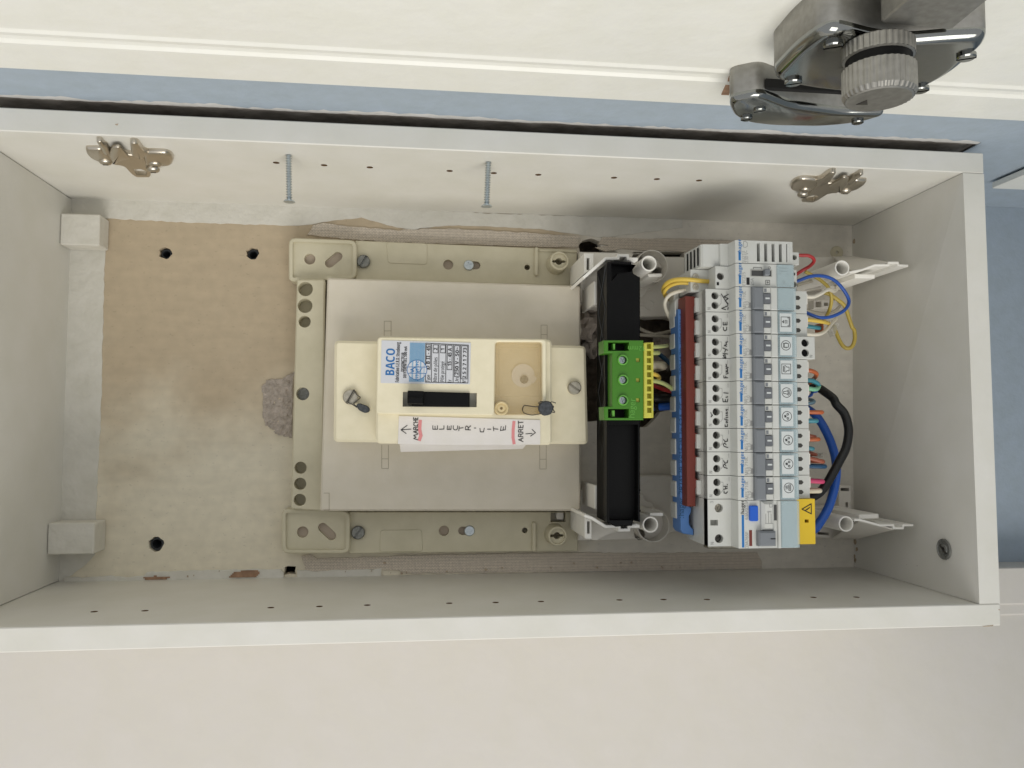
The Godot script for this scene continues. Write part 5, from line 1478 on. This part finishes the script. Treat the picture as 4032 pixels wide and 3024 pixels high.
	var prof := v2([-0.036, 0.0, -0.0435, 0.025, -0.0420, 0.057, -0.0405, 0.0585, -0.0285, 0.0595, -0.0280, 0.062, -0.0222, 0.0625, -0.0215, 0.0748, -0.0210, 0.0752, 0.0195, 0.0752, 0.0240, 0.0748, 0.0244, 0.045, 0.0385, 0.045, 0.0385, 0.020, 0.032, 0.0])
	var sl := []
	for i in 5:
		sl.append(rr(-0.0045 + 0.0058 * i, -h * 0.82, -0.0021 + 0.0058 * i, h * 0.80))
	var vent := part(t, "body", module_body(w, prof, [-0.0210, 0.0195], sl, 0.0752), M.module)
	for i in 5:
		part(vent, "slot_floor", lbox(-0.0046 + 0.0058 * i, -0.0020 + 0.0058 * i, -h * 0.83, h * 0.81, 0.0660, 0.0690, 0.0), M.toggle_dark)
	for i in 4:
		part(vent, "side_slot_shade", slab(PackedVector3Array([Vector3(-0.0437 + 0.0003 * i, -h * 0.8, 0.030 + 0.0072 * i), Vector3(-0.0437 + 0.0003 * i, h * 0.8, 0.030 + 0.0072 * i), Vector3(-0.0436 + 0.0003 * i, h * 0.8, 0.0325 + 0.0072 * i), Vector3(-0.0436 + 0.0003 * i, -h * 0.8, 0.0325 + 0.0072 * i)]), 0.0002), M.shade_black)  # thin black strips painted for the shade inside the side vents
	add_hager(t, -0.0180, h, 0.0752)
	part(t, "type_print", lettering("SU213", 0.0016, Vector3(-0.0150, -0.0040, 0.0753), PI / 2), M.print_grey)
	part(t, "type_print", lettering("230 V~", 0.0016, Vector3(-0.0126, -0.0036, 0.0753), PI / 2), M.print_grey)
	part(t, "bell_symbol", strokes([v2([-0.0150, 0.0035, -0.0150, 0.0075, -0.0135, 0.0080, -0.0120, 0.0068, -0.0120, 0.0042, -0.0135, 0.0032, -0.0150, 0.0035])], 0.0004, 0.0753), M.print_grey)
	var tb := part(t, "terminal", plate(rr(0.0244, -h * 0.55, 0.0385, h * 0.62), [circ(Vector2(0.0345, 0.0012), 0.0022, 14)], 0.046, 0.0560, 0.0004), M.module)
	part(tb, "bore_floor", lbox(0.032, 0.037, -0.0015, 0.004, 0.047, 0.0495, 0.0), M.shade_black)  # floor coloured black for the shade down the bore

	# contactor with its slide switch
	t = thing("contactor_module", "white contactor module with a grey slide switch, second from the row's upper end", "contactor", Vector3(BX, mid(1), BZ))
	prof = v2([-0.036, 0.0, -0.0470, 0.018, -0.0470, 0.048, -0.0330, 0.048, -0.0325, 0.063, -0.0222, 0.063, -0.0215, 0.0748, -0.0210, 0.0752, 0.0240, 0.0752, 0.0246, 0.0745, 0.0250, 0.0495, 0.0350, 0.0495, 0.0350, 0.020, 0.032, 0.0])
	part(t, "body", module_body(w, prof, [-0.0325, -0.0222], [circ(Vector2(-0.0285, 0.0010), 0.0029, 18)], 0.063), M.module)
	part(t, "terminal_screw", screw_head(Vector3(-0.0285, 0.0010, 0.059), 0.0028, 0.0014, "cross", 0.4), M.dark_metal)
	for y: float in [0.0030, -0.0052]:
		part(t, "terminal_screw", screw_head(Vector3(-0.0430, y, 0.0482), 0.0025, 0.0008, "cross", 0.3), M.zinc)
	part(t, "test_hole_shade", lbox(-0.0316, -0.0298, -0.0060, -0.0036, 0.0629, 0.0632, 0.0), M.shade_black)  # flat black patch, the shade of a hole put into colour
	add_hager(t, -0.0180, h, 0.0752)
	part(t, "type_print", lettering("ETC225", 0.0017, Vector3(-0.0150, -0.0030, 0.0753), PI / 2), M.print_grey)
	part(t, "indicator", lbox(-0.0130, -0.0106, -h * 0.85, -h * 0.22, 0.0751, 0.0754, 0.0), M.ink)
	part(t, "type_print", lettering("25A", 0.0014, Vector3(-0.0085, -0.0050, 0.0753), PI / 2), M.print_grey)
	part(t, "switch_well", plate(rr(-0.0098, -0.0010, 0.0070, 0.0042), [rr(-0.0092, -0.0005, 0.0064, 0.0037)], 0.0750, 0.0757), M.module_dark)
	part(t, "switch_floor", lbox(-0.0092, 0.0064, -0.0005, 0.0037, 0.0751, 0.0753, 0.0), M.print_dark)
	part(t, "slider", plate(rr(0.0, -0.0006, 0.0042, 0.0046, 0.0012), [], 0.0753, 0.0795, 0.0008), M.toggle)
	var box_sym := rr(0.0020, -0.0068, 0.0052, -0.0036)
	box_sym.append(box_sym[0])
	part(t, "type_print", strokes([box_sym, v2([0.0036, -0.0060, 0.0036, -0.0044]), v2([0.0028, -0.0052, 0.0044, -0.0052]), v2([-0.0075, 0.0048, -0.0075, 0.0058, -0.0010, 0.0058, -0.0010, 0.0048])], 0.00035, 0.0754), M.print_dark)
	part(t, "type_print", lettering("0", 0.0016, Vector3(0.0052, 0.0060, 0.0754), PI / 2), M.print_dark)
	part(t, "label_cover", plate(rr(0.0107, -h + 0.0002, 0.0240, h - 0.0002, 0.0008), [], 0.0753, 0.0772, 0.0006, true), M.clear_blue)
	part(t, "wiring_print", strokes([v2([0.0125, 0.0060, 0.0200, 0.0060]), v2([0.0125, 0.0036, 0.0200, 0.0036]), v2([0.0125, 0.0015, 0.0145, 0.0015]), v2([0.0185, 0.0015, 0.0200, 0.0015]), v2([0.0158, -0.0035, 0.0158, -0.0062]), v2([0.0172, -0.0035, 0.0172, -0.0062])], 0.0004, 0.0755), M.print_grey)
	var tb2 := part(t, "terminal", plate(rr(0.0250, -h, 0.0350, h), [circ(Vector2(0.0326, -0.0030), 0.0022, 14)], 0.050, 0.0590, 0.0004), M.module)
	part(tb2, "bore_floor", lbox(0.0300, 0.0350, -0.0058, 0.0, 0.0505, 0.053, 0.0), M.shade_black)  # black floor, the bore's shade is in its colour
	part(tb2, "test_hole_shade", lbox(0.0316, 0.0334, 0.0040, 0.0060, 0.0588, 0.0592, 0.0), M.shade_black)  # black patch painted for the shade of a small hole

	# differential switch, two modules wide, with its yellow terminal cover
	t = thing("differential_switch", "two module wide differential switch with blue test button and yellow cover, lowest of the row", "differential switch", Vector3(BX, mid(11.5), BZ))
	w = PITCH * 2 - 0.0004
	h = w * 0.5
	prof = v2([-0.036, 0.0, -0.0405, 0.020, -0.0405, 0.063, -0.0222, 0.063, -0.0215, 0.0748, -0.0210, 0.0752, 0.0240, 0.0752, 0.0246, 0.0745, 0.0250, 0.061, 0.0300, 0.061, 0.0300, 0.020, 0.032, 0.0])
	var sh := [circ(Vector2(-0.0318, 0.0110), 0.0033, 20), circ(Vector2(-0.0318, -0.0118), 0.0033, 20), rr(-0.0385, -0.0020, -0.0325, 0.0022)]
	part(t, "body", module_body(w, prof, [-0.0405, -0.0222], sh, 0.063), M.module)
	for y: float in [0.0110, -0.0118]:
		part(t, "terminal_screw", screw_head(Vector3(-0.0318, y, 0.0575), 0.0031, 0.0014, "cross" if y > 0 else "slot", 0.5), M.zinc if y > 0 else M.dark_metal)
	part(t, "recess_floor", lbox(-0.0386, -0.0324, -0.0021, 0.0023, 0.056, 0.0585, 0.0), M.module_dark)
	part(t, "pole_letter", lettering("3", 0.0022, Vector3(-0.0372, 0.0155, 0.0632), PI / 2), M.print_grey)
	part(t, "pole_letter", lettering("N", 0.0022, Vector3(-0.0372, -0.0152, 0.0632), PI / 2), M.print_grey)
	part(t, "maker_bar", lbox(-0.0190, -0.0172, -h * 0.96, h * 0.40, 0.0750, 0.0753, 0.0), M.ink_blue)
	part(t, "maker_name", lettering(":hager", 0.0026, Vector3(-0.0182, h * 0.70, 0.0754), PI / 2, true), M.print_dark)
	part(t, "type_print", lettering("CDA765F", 0.0016, Vector3(-0.0152, -0.0118, 0.0754), PI / 2), M.print_grey)
	part(t, "type_print", lettering("63A/0,03A", 0.0018, Vector3(-0.0152, 0.0108, 0.0754), PI / 2), M.print_grey)
	part(t, "test_button", plate(rr(-0.0135, 0.0026, -0.0070, 0.0140, 0.0010), [], 0.0752, 0.0775, 0.0005), M.button_blue)
	part(t, "flag_window", lbox(-0.0134, -0.0112, -0.0158, -0.0042, 0.0752, 0.0755, 0.0001), M.comb_brown)
	part(t, "diagram_drum", plate(rr(-0.0046, -0.0042, 0.0052, 0.0172), [], 0.0750, 0.0790, 0.0022), M.module)
	part(t, "diagram_print", strokes([v2([-0.0025, 0.0010, 0.0035, 0.0010]), v2([-0.0020, 0.0010, -0.0020, 0.0080]), v2([0.0000, 0.0010, 0.0000, 0.0095]), v2([0.0020, 0.0010, 0.0020, 0.0080]), v2([-0.0008, 0.0095, 0.0022, 0.0095]), v2([0.0010, 0.0130, 0.0030, 0.0130, 0.0030, 0.0155, 0.0010, 0.0155, 0.0010, 0.0130])], 0.0004, 0.0791), M.print_grey)
	var lv := part(t, "lever", plate(rr(-0.0080, -0.0155, 0.0052, -0.0045), [], 0.0750, 0.0805, 0.0012), M.toggle)
	part(lv, "dash", lbox(0.0008, 0.0046, -0.0104, -0.0096, 0.0803, 0.0807, 0.0), M.ink)
	part(t, "status_slot", lbox(0.0060, 0.0080, 0.0028, 0.0142, 0.0751, 0.0756, 0.0), M.print_dark)
	part(t, "ridge", lbox(0.0084, 0.0108, -h, h, 0.0750, 0.0770, 0.0006), M.module)
	part(t, "label_cover", plate(rr(0.0110, -h + 0.0002, 0.0252, h - 0.0002, 0.0008), [], 0.0753, 0.0772, 0.0006, true), M.clear_blue)
	var ya := Vector2(0.5846, 0.0616).x - BX
	var yw := Vector2(0.5978, 0.0615).x - BX - ya
	var yc := part(t, "terminal_cover", plate(rr(ya - 0.006, -h + 0.0012, ya + yw, h + 0.0002, 0.0003), [rr(ya + yw * 0.36, -0.0002, ya + yw * 0.60, 0.0022)], 0.045, 0.0665, 0.0004), M.yellow_cover)
	part(yc, "warning_sign", strokes([v2([ya + yw * 0.2, 0.0100, ya + yw * 0.76, 0.0140, ya + yw * 0.76, 0.0064, ya + yw * 0.2, 0.0100]), v2([ya + yw * 0.66, 0.0112, ya + yw * 0.52, 0.0098, ya + yw * 0.57, 0.0104, ya + yw * 0.38, 0.0088])], 0.0007, 0.0667), M.ink)
	part(yc, "bore_floor", lbox(ya + yw * 0.34, ya + yw * 0.62, -0.0004, 0.0024, 0.055, 0.061, 0.0), M.print_dark)

	# bus bars along the far side of the breakers
	var yt := Vector3(0.498, 0.2335, 0.11).y
	var yb := Vector3(0.4941, 0.0697, 0.118).y
	t = thing("brown_bus_bar", "long brown toothed phase bus bar beside the breaker terminals", "bus bar", Vector3(0.51, (yt + yb) * 0.5, 0.10))
	var teeth := PackedVector2Array()
	var x0 := 0.5048
	var x1 := 0.5142
	teeth.append(Vector2(x0, yb))
	teeth.append(Vector2(x0, yt))
	teeth.append(Vector2(x1 - 0.0026, yt))
	for i in 9:
		var m := mid(2 + i)
		teeth.append_array(PackedVector2Array([Vector2(x1 - 0.0026, m + 0.0058), Vector2(x1, m + 0.0046), Vector2(x1, m - 0.0010), Vector2(x1 - 0.0026, m - 0.0022)]))
	teeth.append(Vector2(x1 - 0.0026, yb))
	wpart(t, "bar", plate(teeth, [], 0.100, 0.1205, 0.0008), M.comb_brown)
	for i in 9:
		wpart(t, "tooth_cover", plate(rr(0.5118, mid(2 + i) - 0.0066, 0.5150, mid(2 + i) + 0.0044, 0.0006), [], 0.108, 0.1235, 0.0008), M.module)
	var by := Vector3(0.4992, 0.2252, 0.106).y
	var bb := Vector3(0.4979, 0.0467, 0.106).y
	t = thing("blue_bus_bar", "long blue neutral bus bar with hooked end outside the brown one", "bus bar", Vector3(0.504, (by + bb) * 0.5, 0.09))
	wpart(t, "bar", plate(v2([0.503, 0.225, 0.5087, 0.2251, 0.5094, 0.0694, 0.5125, 0.0675, 0.512, 0.064, 0.5105, 0.0608, 0.5104, 0.0554, 0.5119, 0.0522, 0.514, 0.0505, 0.514, 0.046, 0.5056, 0.0473, 0.5037, 0.0501]), [], 0.088, 0.108, 0.0007), M.comb_blue)
	wpart(t, "lettering", lettering(":hager  2R24179  KB163N  In 63A  CE  :hager  2R24179  KB163N  In", 0.0040, Vector3(0.5052, (by + bb) * 0.5 + 0.006, 0.1083), PI / 2 - 0.012), M.wire_navy)
	wpart(t, "end_cap", plate(v2([0.5022, 0.232, 0.5044, 0.2346, 0.5105, 0.2344, 0.5104, 0.226, 0.5044, 0.2253, 0.5027, 0.2197, 0.5021, 0.2227]), [], 0.086, 0.102, 0.0006), M.module)
	for i in 11:
		var m := mid(1.6 + i * 0.96)
		wpart(t, "tooth", plate(rr(0.5026, m - 0.0066, 0.5070, m + 0.0066, 0.0018), [], 0.086, 0.0985, 0.0008), M.module)


# ---------------------------------------------------------------- wires

func wire(called: String, label: String, m: String, r: float, pts: PackedVector3Array) -> void:
	single(called, label, "wire", tube(smooth_path(pts), r, 12), M[m], "wires")


func finger(label: String, m: String, r: float, a: Vector3, b: Vector3, back := 0.045) -> void:    # a wire that leaves a clamp, turns and runs back towards the wall
	var c := b + Vector3(0.0004, 0.0, -0.006)
	var pts := PackedVector3Array([a + Vector3(-0.010, 0, 0), a, b + Vector3(-0.0025, 0, 0.0008), c, b + Vector3(-0.0045, 0, -0.0125), b + Vector3(-0.016, 0.001, -back), b + Vector3(-0.030, 0.002, -0.075)])
	single("wire", label, "wire", tube(smooth_path(pts), r, 12), M[m], "wires")


func build_wires() -> void:
	wire("wire", "red wire looping from the buzzer to the contactor", "wire_red", 0.0014, v3([0.5984, 0.2702, 0.112, 0.6047, 0.2699, 0.113, 0.6093, 0.2697, 0.114, 0.6138, 0.2683, 0.113, 0.6165, 0.266, 0.11, 0.615, 0.2629, 0.106, 0.6111, 0.2603, 0.102, 0.6039, 0.2556, 0.1]))
	wire("wire", "thin blue wire in a wide loop beside the uppermost breakers", "wire_blue", 0.0014, v3([0.5967, 0.2476, 0.112, 0.6023, 0.2495, 0.114, 0.6107, 0.2526, 0.115, 0.6214, 0.2534, 0.114, 0.6318, 0.251, 0.112, 0.641, 0.2456, 0.108, 0.6472, 0.2383, 0.106, 0.648, 0.2327, 0.106, 0.6424, 0.2263, 0.108, 0.6314, 0.2213, 0.11, 0.621, 0.2198, 0.111, 0.6136, 0.222, 0.11, 0.6094, 0.2249, 0.107, 0.6062, 0.2276, 0.1]))
	wire("wire", "short yellow wire hanging behind the blue loop", "wire_olive", 0.0015, v3([0.6215, 0.2624, 0.085, 0.6297, 0.2586, 0.085, 0.6361, 0.2541, 0.086, 0.6411, 0.2494, 0.086, 0.6448, 0.2431, 0.084, 0.6468, 0.2367, 0.08, 0.6478, 0.2309, 0.074, 0.6494, 0.2267, 0.065, 0.6539, 0.2242, 0.05]))
	wire("wire", "long olive yellow wire dropping into a low hook by the end panel", "wire_olive", 0.0017, v3([0.646, 0.2489, 0.066, 0.6526, 0.2472, 0.066, 0.6593, 0.2432, 0.066, 0.6675, 0.2378, 0.064, 0.6723, 0.2285, 0.062, 0.6766, 0.2196, 0.06, 0.6797, 0.2169, 0.058, 0.6806, 0.2092, 0.057, 0.6785, 0.2028, 0.056, 0.6742, 0.2012, 0.055, 0.6704, 0.2042, 0.054, 0.6672, 0.2112, 0.053, 0.6652, 0.2178, 0.052, 0.6667, 0.2216, 0.048]))
	wire("wire", "white wire leaving the first breaker below the contactor", "wire_white", 0.0016, v3([0.6014, 0.2373, 0.11, 0.608, 0.2365, 0.112, 0.6142, 0.2364, 0.112, 0.6215, 0.2394, 0.11, 0.6281, 0.243, 0.106, 0.6349, 0.2449, 0.1, 0.644, 0.2455, 0.09, 0.6545, 0.2498, 0.075, 0.6682, 0.2572, 0.05]))
	wire("wire", "grey wire behind the white one, near the wall", "wire_grey", 0.0014, v3([0.6262, 0.2554, 0.06, 0.6363, 0.2584, 0.06, 0.6476, 0.2614, 0.055, 0.6585, 0.2626, 0.05, 0.6688, 0.2628, 0.04]))
	wire("wire", "pale wire in a flat curve near the wall", "wire_grey", 0.0014, v3([0.6416, 0.2375, 0.04, 0.6549, 0.2345, 0.04, 0.6663, 0.2347, 0.04, 0.6733, 0.2377, 0.04, 0.6791, 0.2427, 0.036, 0.6809, 0.247, 0.03, 0.6802, 0.2507, 0.022]))
	wire("wire", "short straight yellow wire at the shower breaker", "wire_yellow", 0.0016, v3([0.6011, 0.2184, 0.11, 0.6085, 0.2178, 0.112, 0.6169, 0.217, 0.112, 0.6242, 0.2166, 0.109, 0.6322, 0.2173, 0.1, 0.6447, 0.2192, 0.08]))
	wire("wire", "teal wire stub ending in a connector at the shower breaker", "wire_teal", 0.0017, v3([0.6118, 0.216, 0.09, 0.6194, 0.2151, 0.092, 0.6272, 0.2142, 0.092, 0.6338, 0.2145, 0.088]))
	wire("wire", "white wire at the shower breaker bending up to the clear connector", "wire_white", 0.0015, v3([0.601, 0.2069, 0.108, 0.6084, 0.2064, 0.11, 0.6179, 0.2063, 0.108, 0.6258, 0.2083, 0.104, 0.6346, 0.213, 0.096, 0.6433, 0.2182, 0.086, 0.6563, 0.225, 0.07]))
	single("terminal_connector", "small clear connector block with brownish screws behind the shower breaker's wires", "connector", cbox(Vector3(0.6325, 0.2183, 0.08), Vector3(0.6315, 0.2104, 0.094), 0.0012), M.wire_orange)
	single("terminal_connector", "small clear connector block at the end of the low yellow hook", "connector", slab(PackedVector3Array([Vector3(0.6606, 0.2175, 0.05), Vector3(0.6646, 0.2241, 0.05), Vector3(0.6686, 0.2232, 0.05), Vector3(0.6634, 0.212, 0.05)]), 0.008), M.clear)
	wire("wire", "orange wire hooked at the oven breaker", "wire_orange", 0.0017, v3([0.6005, 0.1774, 0.108, 0.6093, 0.177, 0.11, 0.6137, 0.1763, 0.11, 0.6185, 0.1747, 0.107, 0.6214, 0.1726, 0.1, 0.6242, 0.1711, 0.09, 0.6291, 0.1694, 0.075]))
	wire("wire", "teal blue wire bent round above the light breaker", "wire_teal", 0.0019, v3([0.6013, 0.1694, 0.108, 0.608, 0.1689, 0.11, 0.6135, 0.1685, 0.11, 0.619, 0.1667, 0.107, 0.6236, 0.165, 0.1, 0.6243, 0.1627, 0.094, 0.6243, 0.1635, 0.085]))
	wire("wire", "pale green wire running under the teal one", "wire_green", 0.0017, v3([0.5992, 0.1624, 0.112, 0.6074, 0.1621, 0.114, 0.6127, 0.1615, 0.113, 0.6184, 0.1622, 0.108, 0.6242, 0.165, 0.1]))
	wire("wire", "dark blue wire twisting down by the light breaker", "wire_blue", 0.0012, v3([0.6298, 0.1614, 0.085, 0.6236, 0.1603, 0.09, 0.6209, 0.158, 0.093, 0.6178, 0.1566, 0.094, 0.6133, 0.1553, 0.094]))
	wire("wire", "slate blue wire folded at the light breaker's lower clamp", "wire_slate", 0.0014, v3([0.6027, 0.1509, 0.108, 0.6088, 0.1502, 0.11, 0.6142, 0.1508, 0.108, 0.6175, 0.1522, 0.104, 0.6185, 0.1535, 0.098, 0.6171, 0.1546, 0.09]))
	single("power_cable", "thick black cable curving down to the differential switch", "cable", tube(smooth_path(v3([0.6323, 0.1662, 0.06, 0.6359, 0.1655, 0.066, 0.6385, 0.1647, 0.072, 0.6418, 0.1605, 0.078, 0.645, 0.1554, 0.084, 0.6456, 0.1502, 0.088, 0.6503, 0.1433, 0.091, 0.6519, 0.1341, 0.094, 0.6512, 0.125, 0.096, 0.6474, 0.1136, 0.098, 0.6413, 0.1047, 0.1, 0.635, 0.095, 0.101, 0.6272, 0.084, 0.102, 0.6191, 0.0767, 0.103, 0.6079, 0.0731, 0.104, 0.6009, 0.0724, 0.104])), 0.0036, 16), M.black_wire, "thick cables")
	single("power_cable", "thick blue cable bowed behind the black one", "cable", tube(smooth_path(v3([0.6303, 0.1504, 0.05, 0.6329, 0.1477, 0.06, 0.6383, 0.1405, 0.068, 0.6436, 0.1271, 0.074, 0.6463, 0.1124, 0.08, 0.6455, 0.098, 0.086, 0.6406, 0.0832, 0.092, 0.6322, 0.0672, 0.098, 0.6214, 0.0545, 0.103, 0.6153, 0.0488, 0.104, 0.6067, 0.046, 0.104])), 0.0036, 16), M.wire_blue_thick, "thick cables")
	finger("orange wire end at the kitchen socket breaker", "wire_orange", 0.0017, Vector3(0.6074, 0.1433, 0.113), Vector3(0.6206, 0.1432, 0.113))
	finger("teal wire end at the kitchen socket breaker", "wire_teal", 0.0019, Vector3(0.6076, 0.1364, 0.11), Vector3(0.6176, 0.1363, 0.11))
	finger("orange wire end at the upper breaker marked only PC", "wire_orange", 0.0017, Vector3(0.6071, 0.1213, 0.112), Vector3(0.618, 0.1215, 0.112))
	finger("dark orange wire end just above it at the upper breaker marked only PC", "wire_brown", 0.0015, Vector3(0.6102, 0.1246, 0.106), Vector3(0.6194, 0.1235, 0.104))
	finger("teal wire end at the upper breaker marked only PC", "wire_teal", 0.0017, Vector3(0.6062, 0.1147, 0.112), Vector3(0.6132, 0.114, 0.112))
	finger("brown wire end at the lower breaker marked only PC", "wire_brown", 0.0018, Vector3(0.6067, 0.1067, 0.113), Vector3(0.6206, 0.1039, 0.113))
	finger("dark brown wire end above it at the lower breaker marked only PC", "wire_brown", 0.0015, Vector3(0.6103, 0.1109, 0.106), Vector3(0.6199, 0.109, 0.104))
	finger("navy wire end at the lower breaker marked only PC", "wire_navy", 0.0018, Vector3(0.606, 0.1001, 0.112), Vector3(0.6226, 0.0998, 0.112))
	finger("pink wire end at the heater breaker", "wire_pink", 0.0019, Vector3(0.6064, 0.0885, 0.113), Vector3(0.6201, 0.0879, 0.113), 0.02)
	finger("cream wire end at the heater breaker", "wire_cream", 0.0019, Vector3(0.6051, 0.0803, 0.113), Vector3(0.6178, 0.0805, 0.113), 0.02)
	single("terminal_connector", "small clear connector tucked behind the lower breaker marked only PC", "connector", cbox(Vector3(0.6359, 0.1098, 0.07), Vector3(0.6372, 0.1055, 0.08), 0.0015), M.clear)
	# on the other side of the row
	wire("wire", "upper of two yellow wires entering the contactor", "wire_yellow", 0.0017, v3([0.524, 0.2444, 0.124, 0.5149, 0.2448, 0.125, 0.5039, 0.2462, 0.122, 0.4967, 0.2466, 0.115, 0.4934, 0.2449, 0.106, 0.495, 0.2418, 0.094, 0.5018, 0.2395, 0.082, 0.514, 0.2372, 0.07]))
	wire("wire", "lower of two yellow wires entering the contactor", "wire_yellow", 0.0015, v3([0.5262, 0.2443, 0.118, 0.5131, 0.2439, 0.118, 0.5022, 0.2447, 0.114, 0.4963, 0.2433, 0.108, 0.4942, 0.2399, 0.1, 0.4999, 0.2381, 0.085, 0.5126, 0.2396, 0.06, 0.5239, 0.2411, 0.04]))
	wire("wire", "white wire entering the contactor and curving down behind the bus bars", "wire_white", 0.0015, v3([0.516, 0.2397, 0.112, 0.5108, 0.2395, 0.112, 0.5024, 0.2387, 0.108, 0.4968, 0.2361, 0.102, 0.496, 0.2311, 0.095, 0.5005, 0.2255, 0.086, 0.5066, 0.2196, 0.078, 0.5119, 0.2125, 0.07, 0.518, 0.2074, 0.06]))
	wire("wire", "pale wire lying near the wall between black holder and bus bars", "wire_grey", 0.0016, v3([0.4951, 0.2244, 0.01, 0.5, 0.2195, 0.014, 0.5098, 0.2153, 0.018, 0.5173, 0.2158, 0.026, 0.5217, 0.2165, 0.04, 0.5242, 0.217, 0.05]))
	wire("wire", "second pale wire just below it near the wall", "wire_grey", 0.0016, v3([0.4945, 0.2153, 0.012, 0.5024, 0.2144, 0.016, 0.5122, 0.2135, 0.02, 0.519, 0.2117, 0.03, 0.5249, 0.2084, 0.045]))
	wire("wire", "dark blue wire slanting from behind the green block to the bus bars", "wire_navy", 0.0020, v3([0.5012, 0.1961, 0.05, 0.5055, 0.1919, 0.055, 0.5097, 0.1868, 0.06, 0.5118, 0.1818, 0.07, 0.5127, 0.1779, 0.08]))
	wire("wire", "dull striped earth wire at the green block's upper entry", "wire_earth", 0.0015, v3([0.4722, 0.1931, 0.117, 0.4762, 0.1931, 0.117, 0.4843, 0.194, 0.112, 0.4934, 0.1958, 0.1, 0.5025, 0.1984, 0.08]))
	wire("wire", "pale striped earth wire at the second entry", "wire_earth", 0.0017, v3([0.4722, 0.188, 0.117, 0.4761, 0.1882, 0.117, 0.4822, 0.189, 0.113, 0.4876, 0.19, 0.104, 0.4925, 0.1914, 0.085, 0.5012, 0.1937, 0.05]))
	wire("wire", "thick pale earth wire folded back behind the green block", "wire_cream", 0.0034, v3([0.4841, 0.1816, 0.075, 0.4902, 0.1819, 0.08, 0.4974, 0.1822, 0.078, 0.5035, 0.1825, 0.066, 0.5075, 0.1832, 0.045, 0.5111, 0.1841, 0.02]))
	wire("wire", "amber earth wire at the middle entry", "wire_yellow", 0.0018, v3([0.4721, 0.1726, 0.117, 0.476, 0.1727, 0.117, 0.4816, 0.1721, 0.113, 0.487, 0.1713, 0.104, 0.4922, 0.1711, 0.09, 0.504, 0.1727, 0.05]))
	wire("wire", "pale striped earth wire running from the green block to the bus bars", "wire_earth", 0.0017, v3([0.472, 0.1667, 0.117, 0.4764, 0.1668, 0.117, 0.4832, 0.1668, 0.112, 0.4911, 0.1658, 0.104, 0.4992, 0.1638, 0.094, 0.5078, 0.1597, 0.086]))
	wire("wire", "red wire below the striped earth wire, running to the bus bars", "wire_red", 0.0018, v3([0.4975, 0.1672, 0.055, 0.5022, 0.164, 0.062, 0.5054, 0.1618, 0.07, 0.5088, 0.1595, 0.08, 0.5109, 0.1584, 0.085]))
	single("power_cable", "thick black cable passing behind the green block", "cable", tube(smooth_path(v3([0.4897, 0.1569, 0.05, 0.4975, 0.1563, 0.055, 0.5061, 0.1562, 0.06, 0.513, 0.1568, 0.07, 0.5163, 0.1573, 0.08])), 0.0050, 14), M.black_wire, "thick cables")
	single("power_cable", "thick blue cable passing below the green block, bound with black tape", "cable", tube(smooth_path(v3([0.4896, 0.1479, 0.05, 0.4974, 0.1482, 0.055, 0.5061, 0.1484, 0.06, 0.5129, 0.1489, 0.07, 0.5163, 0.1496, 0.08])), 0.0034, 14), M.wire_blue_thick, "thick cables")
	single("tape_wrap", "black tape wrapped round the blue cable below the green block", "tape", tube(v3([0.4993, 0.1482, 0.0561, 0.5022, 0.1483, 0.0583]), 0.0038, 14), M.black_wire)


func build_small() -> void:    # dirt and residue with outlines of their own
	var cab := get_node("wall_cabinet") as Node3D
	var side := Basis(Vector3(0, 0, -1), Vector3(0, 1, 0), Vector3(-1, 0, 0))    # drawn in -z and y on the end panel
	var g := RandomNumberGenerator.new()
	g.seed = 44
	var st := begin()
	for i in 46:
		var z := 0.010 + absf(g.randfn()) * 0.045
		var y := 0.012 + absf(g.randfn()) * 0.06
		if z > 0.15 or y > 0.30:
			continue
		var x := lerpf(0.7079, 0.7135, z / CD) + y / CH * lerpf(0.0046, -0.0037, z / CD) - 0.00012
		add_plate(st, ragged(circ(Vector2.ZERO, g.randf_range(0.00025, 0.0007), 7), 0.0002, 0.001, i), [], 0.0, 0.0001, 0.0, false, Transform3D(side, Vector3(x, y, z)))
	var o := wpart(cab, "dirt_specks", done(st), M.dirt)
	o.set_meta("kind", "stuff")
	# old glue smeared down the inner corner
	st = begin()
	for i in 9:
		var p := Vector2(-g.randf_range(0.001, 0.008), g.randf_range(0.004, 0.05) if i < 6 else g.randf_range(0.28, 0.315))
		add_plate(st, ragged(circ(Vector2.ZERO, g.randf_range(0.0012, 0.0028), 10), 0.0008, 0.002, 60 + i), [], 0.0, 0.00025, 0.0, false, Transform3D(side, Vector3(lerpf(0.7079, 0.7125, p.y / CH) - 0.0001, p.y, -p.x)))
	o = wpart(cab, "glue_residue", done(st), M.residue)
	o.set_meta("kind", "stuff")
	st = begin()
	for i in 26:    # crumbs and stains along the foot of the wall
		var p := Vector2(g.randf_range(0.02, 0.68), absf(g.randfn()) * 0.004 + 0.002)
		add_plate(st, ragged(circ(Vector2.ZERO, g.randf_range(0.0004, 0.0013), 8), 0.0004, 0.001, 90 + i), [], 0.0, 0.0002, 0.0, false, Transform3D(Basis(), Vector3(p.x, p.y, 0.0027)))
	o = wpart(cab, "crumbs", done(st), M.residue)
	o.set_meta("kind", "stuff")
	# scuffs on the front edges of the cabinet
	for q: PackedVector2Array in [v2([0.7151, -0.0161, 0.7198, -0.0158, 0.7242, -0.0153, 0.724, -0.0161, 0.7181, -0.0166]), v2([0.7284, -0.0041, 0.7297, -0.0039, 0.7299, -0.0047, 0.7287, -0.0047]), v2([0.0921, 0.3339, 0.0941, 0.3345, 0.0938, 0.3332, 0.0925, 0.333])]:
		wpart(cab, "scuff", plate(ragged(q, 0.0002, 0.001, 3), [], 0.1643, 0.1645), M.residue)
